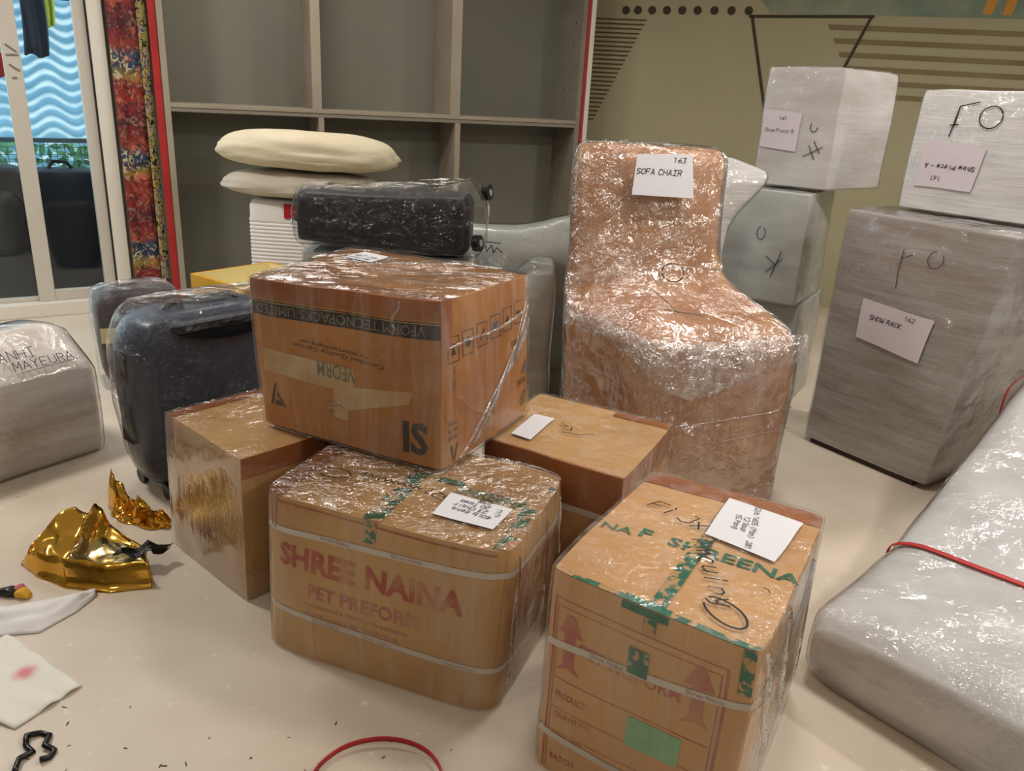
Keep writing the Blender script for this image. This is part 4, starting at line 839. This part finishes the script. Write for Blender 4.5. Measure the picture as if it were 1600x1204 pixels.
# long foam mattress roll on the right, tied with red straps
mt = thing('foam_mattress_roll', 'long white foam-wrapped mattress lying on the floor tied with red strap', 'mattress', (1.5, 1.9, 0))
wv = Vector((.66, -.75, 0)) * 1.05
def mring(x, y, h, k=0, th=1.0):
    p = Vector((x, y, 0)); hh = h
    return [p + Zv * .0, p + Zv * hh * .85 + Vector((-.006, -.01, 0)), p + wv * .08 + Zv * hh, p + wv * .55 + Zv * (hh * 1.06), p + wv * .92 + Zv * hh, p + wv + Zv * hh * .8, p + wv]
MR = [mring(.845, 1.80, .175), mring(.885, 1.865, .215), mring(1.02, 2.0, .222), mring(1.17, 2.15, .222), mring(1.23, 2.215, .212), mring(1.29, 2.28, .235), mring(1.50, 2.505, .305), mring(1.72, 2.70, .45), mring(1.975, 2.955, .60), mring(2.28, 3.02, .74)]
rings_loft('foam_wrap', MR, 'foam_mattress', mt, q0=.14, sub=5, wob=.008, wsc=5, dome=.02)
rings_loft('stretch_film', MR, 'film_foam', mt, q0=.14, sub=6, grow=.009, wob=.008, wsc=5, dome=.025, smooth=180)
def mstrap(st_, hw=.010, dz=.008):
    r_ = [Vector(q) for q in chaikin(chaikin([Vector(q) for q in st_], .14), .25)]; c_ = sum(r_, Vector()) / len(r_); e = Vector((.72, .69, 0)).normalized() * hw
    r_ = [q + (q - c_).normalized() * dz for q in r_]; v = [p for q in r_ for p in (q - e, q + e)]; n_ = len(r_)
    ob = mesh('red_strap', v, [(2 * i, 2 * ((i + 1) % n_), 2 * ((i + 1) % n_) + 1, 2 * i + 1) for i in range(n_)], 'red_strap', mt, 60); ob.modifiers.new('t', 'SOLIDIFY').thickness = .003; return ob
mstrap(mring(1.235, 2.22, .216), .011, .017); mstrap(mring(1.93, 2.905, .585), .013, .035)

# ------------------------------------------------------------------ left side
# white foam parcel with handwritten name
lp = thing('foam_wrapped_parcel', 'long white foam parcel with handwritten capitals on its sloping top', 'parcel', (-2.1, 2.75, 0))
e = Vector((.54, .842, 0)); pn = Vector((-.842, .54, 0)); F1 = Vector((-1.655, 2.925, 0))
def lring(t_, s=1.0): 
    p = F1 + e * t_
    return [p, p + pn * .015 + Zv * .365 * s, p + pn * .20 + Zv * .50 * s, p + pn * .42 + Zv * .48 * s, p + pn * .44]
LR = [lring(-1.3), lring(-.9), lring(-.5), lring(-.2), lring(-.05, 1), lring(-.0, .97)]
rings_loft('foam_wrap', LR, 'foam_parcel', lp, q0=.045, sub=4, wob=.006, wsc=6, dome=.045); rings_loft('stretch_film', LR, 'film_foam', lp, q0=.045, sub=5, grow=.009, wob=.006, wsc=6, dome=.05, smooth=180)
FL_ = Frame(F1 + e * -.2 + pn * .10 + Zv * .435, e, pn * .185 + Zv * .135)
hand('handwriting', FL_, '', 'VANHI', -.03, -.005, .042, 'ink_grey', lp, off=.013, pen=.0035, wide=.55); hand('handwriting', FL_, '', 'MAYEURA', .06, -.058, .040, 'ink_grey', lp, off=.013, pen=.0035, wide=.55)
scrawl('handwriting', FL_, '', .06, -.085, [[(-.10, -.004), (.12, .004)]], .003, 'ink_grey', lp, off=.013); scrawl('handwriting', FL_, '', -.17, .06, [oval(.03, .03)], .0035, 'ink_grey', lp, off=.013)

# slate-blue upright suitcase in film
bs = thing('blue_suitcase', 'slate blue hard suitcase standing upright in shiny film beside a carton', 'suitcase', (-1.1, 2.8, 0))
f0 = Vector((-1.235, 2.49, 0)); fx = Vector((.63, .777, 0)); fy = Vector((-.777, .63, 0))
def bring(z, gx, gy, gx2=None): 
    gx2 = gx if gx2 is None else gx2
    return [f0 + fx * (0 - gx) + fy * (0 - gy) + Zv * z, f0 + fx * (.60 + gx2) + fy * (0 - gy) + Zv * z, f0 + fx * (.60 + gx2) + fy * (.27 + gy) + Zv * z, f0 + fx * (0 - gx) + fy * (.27 + gy) + Zv * z]
rings_loft('shell', [bring(0.047, -.05, -.03), bring(0.093, -.02, 0), bring(0.233, 0, .01), bring(0.419, .01, .015), bring(0.577, 0, .01), bring(0.651, -.04, -.01), bring(0.674, -.10, -.04)], 'case_blue', bs, q0=.16, sub=4, dome=.008)
for u in (.07, .53):
    for w in (.04, .23): 
        p = f0 + fx * u + fy * w; MB().cyl(p + fx * -.012 + Zv * .03, fx, .029, .024).build('wheel', 'plastic_black', bs)
MB().tube([f0 + fx * .15 + fy * .13 + Zv * 0.671, f0 + fx * .18 + fy * .13 + Zv * 0.698, f0 + fx * .42 + fy * .13 + Zv * 0.698, f0 + fx * .45 + fy * .13 + Zv * 0.671], .013, 8).build('handle', 'plastic_black', bs)
rings_loft('stretch_film', [bring(0.011, -.07, -.05), bring(0.112, -.01, .0), bring(0.260, .015, .02), bring(0.446, .022, .028), bring(0.595, .012, .02), bring(0.670, -.015, .0), bring(0.709, -.05, -.03)], 'film_dark', bs, q0=.15, sub=7, wob=.007, wsc=9, dome=.006, smooth=180, cap0=False)
ce = f0 + fx * .32 + fy * .012 + Zv * .632; ea, eb = fx * .20, (fy * .80 + Zv * .60).normalized() * .075; en = ea.cross(eb).normalized()
v = [ce + ea * (r_ / 6) * math.cos(2 * math.pi * k_ / 40) + eb * (r_ / 6) * math.sin(2 * math.pi * k_ / 40) + en * (.012 - .006 * (r_ / 6) ** 2) for r_ in range(1, 7) for k_ in range(40)]
mesh('recess_shade', v, [tuple(range(39, -1, -1))] + [(a_ * 40 + k_, a_ * 40 + (k_ + 1) % 40, (a_ + 1) * 40 + (k_ + 1) % 40, (a_ + 1) * 40 + k_) for a_ in range(5) for k_ in range(40)], 'cavity_shade', bs, 180)  # near-black disc laid on the shell as the shade inside the handle hollow
sb = lambda z0, z1: MB().box(f0 + fx * -.012 + fy * .10 + Zv * z0, fx * .015, fy * .07, Zv * (z1 - z0)).build('side_bumper', 'plastic_black', bs, 0)
sb(.22, .36); sb(.45, .55)

# maroon suitcase in film behind
ms = thing('maroon_suitcase', 'dark maroon suitcase in film with strip of masking tape, below the curtain', 'suitcase', (-1.65, 3.75, 0))
g0 = Vector((-1.955, 3.56, 0)); gx = Vector((.84, .54, 0)); gy = Vector((-.54, .84, 0))
def mrg(z, a, b_): return [g0 + gx * (0 - a) + gy * (0 - b_) + Zv * z, g0 + gx * (.38 + a) + gy * (0 - b_) + Zv * z, g0 + gx * (.38 + a) + gy * (.28 + b_) + Zv * z, g0 + gx * (0 - a) + gy * (.28 + b_) + Zv * z]
rings_loft('shell', [mrg(.03, -.03, -.02), mrg(.1, -.01, 0), mrg(.38, 0, 0), mrg(.45, -.02, -.02), mrg(.47, -.06, -.05)], 'case_maroon', ms, q0=.14, sub=4, dome=.006)
rings_loft('stretch_film', [mrg(.004, -.0, .0), mrg(.1, .01, .01), mrg(.38, .012, .012), mrg(.46, .0, .0), mrg(.484, -.04, -.03)], 'film_dark', ms, q0=.13, sub=7, wob=.008, wsc=9, seed=5, dome=.006, smooth=180, cap0=False)
FM = Frame(g0 + gx * .10 + gy * -.026 + Zv * .285, gx, Zv)
mb = MB(); mb.add(FM.place('', 0, 0, [(-.09, -.035), (.07, -.045), (.07, .03), (-.09, .038)], 0, .0) + FM.place('', 0, 0, [(-.09, -.035), (.07, -.045), (.07, .03), (-.09, .038)], 0, .002), [(3, 2, 1, 0), (4, 5, 6, 7), (0, 1, 5, 4), (1, 2, 6, 5), (2, 3, 7, 6), (3, 0, 4, 7)]); mb.build('masking_tape', 'masking_tape', ms, 0)

# open yellow box
yb = thing('open_yellow_box', 'open yellow cardboard box with cream inside behind the suitcases', 'box', (-1.38, 4.0, 0))
yp = [Vector((-1.68, 4.007, 0)), Vector((-1.317, 3.739, 0)), Vector((-1.03, 4.13, 0)), Vector((-1.393, 4.40, 0))]; yh = .50
cen = sum(yp, Vector()) / 4; yi = [p + (cen - p).normalized() * .03 for p in yp]
mb = MB(); v = yp + [p + Zv * yh for p in yp] + [p + Zv * yh for p in yi] + [p + Zv * .02 for p in yi]
mb.add(v, [(i, (i + 1) % 4, 4 + (i + 1) % 4, 4 + i) for i in range(4)] + [(4 + i, 4 + (i + 1) % 4, 8 + (i + 1) % 4, 8 + i) for i in range(4)] + [(3, 2, 1, 0)]); mb.build('outer_box', 'yellow_card', yb, 0)
mb = MB(); mb.add(v[8:], [(i, (i + 1) % 4, 4 + (i + 1) % 4, 4 + i) for i in range(4)] + [(4, 5, 6, 7)]); mb.build('inner_lining', 'cream_card', yb, 0)
mb = MB(); zz = .36; mb.add([p + Zv * zz for p in yi] + [p + Zv * (zz - .006) for p in yi], [(0, 1, 2, 3), (7, 6, 5, 4)]); mb.build('inner_tray', 'cream_card', yb, 0)

# white ribbed suitcase
ws = thing('ribbed_suitcase', 'white ribbed hard suitcase with red tag under the pillows', 'suitcase', (-1.3, 4.72, 0))
def wring(z, g): return [(-1.575 - g, 4.60 - g, z), (-1.10 + g, 4.60 - g, z), (-1.10 + g, 4.87 + g, z), (-1.575 - g, 4.87 + g, z)]
L_ = [wring(.035, -.015), wring(.06, 0)]
z = .10
while z < .70: L_ += [wring(z, 0), wring(z + .008, .006), wring(z + .014, .006)]; z += .0215
L_ += [wring(.712, 0), wring(.775, 0), wring(.80, -.012), wring(.808, -.03)]
rings_loft('ribbed_shell', L_, 'case_white', ws, q0=.10, sub=1, dome=.003)
MB().box((-1.355, 4.585, .715), (.13, 0, 0), (0, .02, 0), (0, 0, .08)).build('red_tag', 'red_plastic', ws, 0); MB().box((-1.30, 4.582, .75), (.06, 0, 0), (0, .004, 0), (0, 0, .006)).build('tag_mark', 'plastic_grey', ws, 0)
for x in (-1.53, -1.15):
    for y in (4.64, 4.83): MB().cyl((x - .012, y, .03), (1, 0, 0), .029, .024).build('wheel', 'plastic_black', ws)

# pillows
def pillow(name, label, mat, c, hx, hy, hz, rot, seed, base_flat=.4, tilt=0):
    n, m = 72, 28; v = []; q = Matrix.Rotation(R(rot), 3, 'Z') @ Matrix.Rotation(R(tilt), 3, 'Y')
    sg = lambda x, p: math.copysign(abs(x) ** p, x)
    for j in range(m + 1):
        ph = -math.pi / 2 + math.pi * j / m
        for i in range(n):
            th = 2 * math.pi * i / n
            x = sg(math.cos(ph), .55) * sg(math.cos(th), .70); y = sg(math.cos(ph), .55) * sg(math.sin(th), .70); z_ = sg(math.sin(ph), .85)
            if z_ < 0: z_ *= base_flat
            p = Vector((x * hx, y * hy, z_ * hz)); rim = max(0, 1 - abs(math.sin(ph)) * 2.2)
            w = noise.noise(Vector((x * 3 + seed, y * 3, z_ * 2))) * .014 + rim * noise.noise(Vector((x * 2.5, y * 2.5, z_ * 16 + seed))) * .030
            p += p.normalized() * w; v.append(Vector(c) + q @ p)
    f = [(j * n + i, j * n + (i + 1) % n, (j + 1) * n + (i + 1) % n, (j + 1) * n + i) for j in range(m) for i in range(n)]
    return tag(mesh(name, v, f, mat, None, 180, weld=True), label, 'pillow', 'pillows on the white suitcase')
pillow('pillow', 'flattened grey-white pillow lying under the cream one', 'pillow_grey', (-1.28, 4.72, .885), .45, .22, .09, -4, 4, .65)
pillow('pillow', 'plump cream pillow on top of the flatter one', 'pillow_cream', (-1.23, 4.70, 1.065), .50, .24, .125, 2, 11, .62, 1.5)

# grey foam-wrapped sofa behind the cartons
so = thing('wrapped_sofa', 'grey foam and film wrapped sofa standing behind the stacked cartons', 'sofa', (-.3, 3.6, 0))
def sring(x, h, y0=3.68, y1=3.95): return [(x, y0, 0), (x, y0 - .02, h * .8), (x, y0 + .05, h), (x, y1 - .04, h), (x, y1, h * .8), (x, y1, 0)]
SB = [sring(-.95, .86), sring(-.6, .86), sring(-.25, .86), sring(-.03, .862), sring(.1, .885), sring(.235, .925)]
rings_loft('backrest', SB, 'foam_grey', so, q0=.12, sub=5, wob=.008, dome=.01)
rings_loft('stretch_film', SB, 'film_soft', so, q0=.12, sub=5, grow=.006, wob=.010, dome=.01, smooth=180)
rings_loft('seat_block', levels([(0, [(-.93, 3.33), (-.20, 3.33), (-.20, 3.66), (-.93, 3.66)]), (.6, [(-.93, 3.33), (-.20, 3.33), (-.20, 3.66), (-.93, 3.66)]), (.780, [(-.93, 3.33), (-.20, 3.33), (-.20, 3.66), (-.93, 3.66)])]), 'foam_grey', so, q0=.05, sub=2, dome=.004)
AR = levels([(0, [(-.05, 3.22), (.155, 3.22), (.155, 3.66), (-.05, 3.66)]), (.3, [(-.06, 3.2), (.16, 3.2), (.16, 3.66), (-.06, 3.66)]), (.36, [(-.055, 3.21), (.155, 3.21), (.155, 3.66), (-.055, 3.66)]), (.55, [(-.055, 3.2), (.16, 3.2), (.16, 3.66), (-.055, 3.66)]), (.68, [(-.03, 3.22), (.16, 3.22), (.16, 3.66), (-.03, 3.66)]), (.755, [(.045, 3.27), (.15, 3.26), (.15, 3.64), (.045, 3.64)])])
rings_loft('armrest', AR, 'foam_grey', so, q0=.15, sub=5, wob=.006, dome=.012); rings_loft('stretch_film', AR, 'film_soft', so, q0=.15, sub=5, grow=.005, wob=.007, dome=.012, smooth=180, cap0=False)
FSo = Frame((-.16, 3.652, .765), (1, 0, 0), (0, .1, 1))
scrawl('handwriting', FSo, '', .02, .012, [[(-.05, .0), (-.03, .035), (.05, .03)], [(-.02, .025), (-.01, -.01), (.01, .02), (.02, -.015), (.035, .01), (.06, -.012)]], .004, 'ink_black', so, off=.012)

# black wrapped suitcase lying on the sofa
bk = thing('wrapped_black_suitcase', 'black suitcase in shiny film lying on its side with wheels showing', 'suitcase', (-.57, 3.45, .79))
def kring(x, z0, z1, y0=3.30, y1=3.60): return [(x, y0, z0), (x, y1, z0), (x, y1, z1), (x, y0, z1)]
KR_ = [kring(-.925, .84, 1.01, 3.33, 3.58), kring(-.905, .825, 1.035), kring(-.6, .81, 1.035), kring(-.3, .80, 1.045), kring(-.235, .80, 1.04), kring(-.215, .82, 1.01, 3.33, 3.58)]
rings_loft('shell', KR_, 'case_black', bk, q0=.10, sub=4, dome=.006)
KF = [kring(-.945, .83, 1.02, 3.31, 3.6), kring(-.91, .81, 1.05, 3.285, 3.62), kring(-.6, .798, 1.065, 3.285, 3.62), kring(-.3, .79, 1.095, 3.285, 3.62), kring(-.22, .79, 1.105, 3.29, 3.62), kring(-.175, .80, 1.06, 3.30, 3.6), kring(-.15, .83, 1.0, 3.33, 3.57)]
rings_loft('stretch_film', KF, 'film_dark', bk, q0=.12, sub=8, wob=.011, wsc=16, seed=4, dome=.006, smooth=180)
for x, y, z in ((-.165, 3.50, 1.05), (-.19, 3.34, .86)):
    w_ = MB().cyl((x, y - .02, z), (.9, -.35, .1), .034, .028, 20).build('wheel', 'plastic_black', bk); MB().cyl(Vector((x, y - .02, z)) + Vector((.9, -.35, .1)).normalized() * .028, (.9, -.35, .1), .014, .004, 16).build('wheel_hub', 'plastic_grey', w_)
MB().tube([(-.93, 3.42, .88), (-.955, 3.42, .90), (-.955, 3.5, .96), (-.93, 3.5, .98)], .01).build('handle', 'plastic_black', bk)

# ------------------------------------------------------------------ floor litter
gf = thing('gold_foil_sheet', 'crumpled shiny gold foil sheet on the floor beside a carton', 'foil', (-1.25, 2.2, 0))
def lerp_c(P, t_):
    k = t_ * (len(P) - 1); i = min(int(k), len(P) - 2); return Vector(P[i]).lerp(Vector(P[i + 1]), k - i)
front = [(-1.49, 2.105), (-1.40, 2.045), (-1.29, 1.995), (-1.16, 1.985), (-1.045, 2.02)]
back = [(-1.49, 2.125), (-1.475, 2.25), (-1.43, 2.34), (-1.34, 2.35), (-1.17, 2.24)]
n, m = 60, 44; v = []
bell = lambda x, w: math.exp(-(x / w) ** 2)
def foil_z(s, t_):
    lip = .058 * bell(t_ - .13, .055) * min(1, s * 5)                                   # rolled front edge
    pocket = -.006 * bell(t_ - .05, .04)
    flap = (.085 * bell(t_ - .86, .16) + .03 * bell(t_ - .62, .12)) * bell(s - .45, .33)   # raised flap at the back left
    crease = .05 * bell(s - .40 - .32 * t_, .035) * min(1, max(0, (t_ - .2) * 3)) + .035 * bell(s - .56 - .2 * t_, .03) * min(1, max(0, (t_ - .5) * 4))
    cr = .016 * abs(noise.noise(Vector((s * 4, t_ * 3.2, 1.3)))) + .006 * abs(noise.noise(Vector((s * 9, t_ * 8, 7))))
    z_ = .008 + lip + pocket + flap + crease + cr
    ed = min(1, s * 10 + .1) * min(1, (1 - t_) * 7 + .15) * min(1, t_ * 14 + .02); return .002 + z_ * ed
for j in range(m + 1):
    for i in range(n + 1):
        s, t_ = i / n, j / m; p = lerp_c(front, s).lerp(lerp_c(back, s), t_); v.append((p.x + .008 * noise.noise(Vector((s * 7, t_ * 7, 3))), p.y + .01 * noise.noise(Vector((s * 6, t_ * 6, 8))), foil_z(s, t_)))
k = n + 1
ob = mesh('foil_sheet', v, [(r * k + c, r * k + c + 1, (r + 1) * k + c + 1, (r + 1) * k + c) for r in range(m) for c in range(n)], 'gold_foil', gf, 50); ob.modifiers.new('t', 'SOLIDIFY').thickness = .0015
ob.data.materials.append(MATS['foil_inner'])
for pl in ob.data.polygons:
    r, c = divmod(pl.index, n); s, t_ = c / n, r / m
    if .24 < t_ < .60 + .1 * math.sin(s * 9) and s > .42 + .5 * (t_ - .24): pl.material_index = 1
# black inner ply showing at the right edge of the foil
v = []
for j in range(9):
    for i in range(9):
        a, b_ = i / 8, j / 8; v.append((-1.19 + .12 * a + .03 * b_ + .008 * noise.noise(Vector((a * 4, b_ * 4, 0))), 2.085 + .07 * b_ + .03 * a - .01 * math.sin(a * 14), .062 + .012 * math.sin(a * 9 + b_ * 4)))
mesh('black_ply', v, [(r * 9 + c, r * 9 + c + 1, (r + 1) * 9 + c + 1, (r + 1) * 9 + c) for r in range(8) for c in range(8)], 'black_poly', gf, 30).modifiers.new('t', 'SOLIDIFY').thickness = .002
# foil collar standing round the suitcase foot
gc = thing('gold_foil_collar', 'gold foil scrap standing crumpled round the foot of the blue suitcase', 'foil', (-1.25, 2.46, 0))
front = [(-1.41, 2.50), (-1.36, 2.42), (-1.29, 2.375), (-1.20, 2.345), (-1.13, 2.36)]
back = [(-1.43, 2.60), (-1.36, 2.54), (-1.29, 2.47), (-1.21, 2.435), (-1.15, 2.41)]
n, m = 44, 26; v = []
for j in range(m + 1):
    for i in range(n + 1):
        s, t_ = i / n, j / m; p = lerp_c(front, s).lerp(lerp_c(back, s), t_)
        hgt = (.035 + .085 * bell(s - .14, .17) + .05 * bell(s - .62, .10)) * bell(t_ - .62 + .25 * math.sin(s * 11), .30)
        cr = .045 * abs(noise.noise(Vector((s * 6, t_ * 3, 4)))) + .015 * abs(noise.noise(Vector((s * 14, t_ * 8, 6))))
        ed = min(1, s * 9 + .15) * min(1, (1 - s) * 9 + .15) * min(1, t_ * 6 + .08) * min(1, (1 - t_) * 4 + .1)
        v.append((p.x + .014 * noise.noise(Vector((s * 7, t_ * 5, 1))), p.y + .014 * noise.noise(Vector((s * 6, t_ * 6, 2))), .002 + (hgt + cr) * ed))
k = n + 1
mesh('foil_sheet', v, [(r * k + c, r * k + c + 1, (r + 1) * k + c + 1, (r + 1) * k + c) for r in range(m) for c in range(n)], 'gold_foil', gc, 34).modifiers.new('t', 'SOLIDIFY').thickness = .0015
# tissue wad, stained paper, wrapper, black ribbon, red strap
def sheet_xy(name, bottom, top, zf, mat, label, cat, n=24, m=18, thick=.0015):
    v = []
    for j in range(m + 1):
        for i in range(n + 1):
            s, t_ = i / n, j / m; p = lerp_c(bottom, s).lerp(lerp_c(top, s), t_); v.append((p.x, p.y, zf(s, t_)))
    k = n + 1; ob = mesh(name, v, [(r * k + c, r * k + c + 1, (r + 1) * k + c + 1, (r + 1) * k + c) for r in range(m) for c in range(n)], mat, None, 60)
    ob.modifiers.new('t', 'SOLIDIFY').thickness = thick; return tag(ob, label, cat)
sheet_xy('tissue_wad', [(-1.44, 1.74), (-1.35, 1.765), (-1.25, 1.79), (-1.20, 1.89), (-1.185, 1.965)], [(-1.50, 1.90), (-1.40, 1.895), (-1.30, 1.945), (-1.23, 1.98), (-1.195, 1.99)], lambda s, t_: .003 + .035 * math.sin(math.pi * min(1, max(0, t_))) * (1 - s * .5) * (1 + .6 * noise.noise(Vector((s * 6, t_ * 5, 0)))), 'tissue', 'rumpled white tissue lying on the floor near gold foil', 'tissue')
sheet_xy('stained_paper', [(-1.42, 1.56), (-1.27, 1.50), (-1.11, 1.448)], [(-1.33, 1.775), (-1.18, 1.69), (-1.032, 1.60)], lambda s, t_: .004 + .012 * abs(noise.noise(Vector((s * 3, t_ * 3, 9)))), 'paper_stained', 'white paper sheet with pink stain lying on the floor', 'paper')
wr = thing('candy_wrapper', 'small crumpled yellow and black wrapper on the floor by the tissue', 'wrapper', (-1.41, 1.915, 0))
for nm, mt_, x, y, s_ in (('wrapper_body', 'black_poly', -1.425, 1.95, .035), ('wrapper_end', 'yellow_card', -1.385, 1.945, .02), ('wrapper_end', 'cloth_pink', -1.405, 1.965, .018)):
    rings_loft(nm, [[(x - s_, y - .012, .002), (x - s_, y + .012, .002), (x - s_, y + .012, .018), (x - s_, y - .012, .018)], [(x, y - .018, .002), (x, y + .018, .002), (x, y + .016, .026), (x, y - .016, .026)], [(x + s_, y - .010, .002), (x + s_, y + .010, .002), (x + s_, y + .01, .012), (x + s_, y - .01, .012)]], mt_, wr, q0=.15, sub=3, wob=.004, wsc=40)
rbp = [(-1.035, 1.325), (-1.045, 1.36), (-1.03, 1.385), (-1.055, 1.40), (-1.068, 1.425), (-1.045, 1.44), (-1.02, 1.435), (-1.012, 1.40), (-.985, 1.392), (-.985, 1.372), (-1.0, 1.36)]
rp = [lerp_c(rbp, i / 50) for i in range(51)]
rib = MB().tube([(p.x, p.y, .006 + .003 * math.sin(i * .4)) for i, p in enumerate(rp)], .0065, 8).build('black_ribbon_scrap', 'black_poly', None, 180); tag(rib, 'curly black ribbon scrap lying by the stained paper', 'ribbon')
v = []; n = 90
for i in range(n + 1):
    a = 2 * math.pi * i / n; rr_ = .147 + .004 * math.sin(3 * a)
    for dr, dz in ((-.0015, 0), (0, .013)): v.append((-.248 + (rr_ + dr) * math.cos(a), 1.327 + (rr_ + dr) * math.sin(a) * .99, .002 + dz + .012 * max(0, math.sin(a * 1.0 + .6))))
ob = mesh('red_strap_loop', v, [(2 * i, 2 * i + 2, 2 * i + 3, 2 * i + 1) for i in range(n)], 'red_strap', None, 180); ob.modifiers.new('t', 'SOLIDIFY').thickness = .0016; tag(ob, 'loop of red plastic strapping lying on the floor', 'strap')
deb = MB(); rr = random.Random(11)
for i in range(44):
    x, y = rr.uniform(-1.3, -.05), rr.uniform(1.3, 1.55)
    if i % 4 == 0: x, y = rr.uniform(-1.9, -1.1), rr.uniform(2.3, 3.2)
    a, L = rr.uniform(0, 6.28), rr.uniform(.003, .007); d_ = Vector((math.cos(a), math.sin(a), 0)) * L; w_ = Vector((-math.sin(a), math.cos(a), 0)) * rr.uniform(.0008, .002); p = Vector((x, y, .0006))
    deb.add([p - d_ - w_, p + d_ - w_, p + d_ + w_ + Zv * .001, p - d_ + w_], [(0, 1, 2, 3)])
tag(deb.build('floor_crumbs', 'dark_wood', None, 0), 'tiny dark crumbs scattered over the pale floor', 'crumbs', kind='stuff')
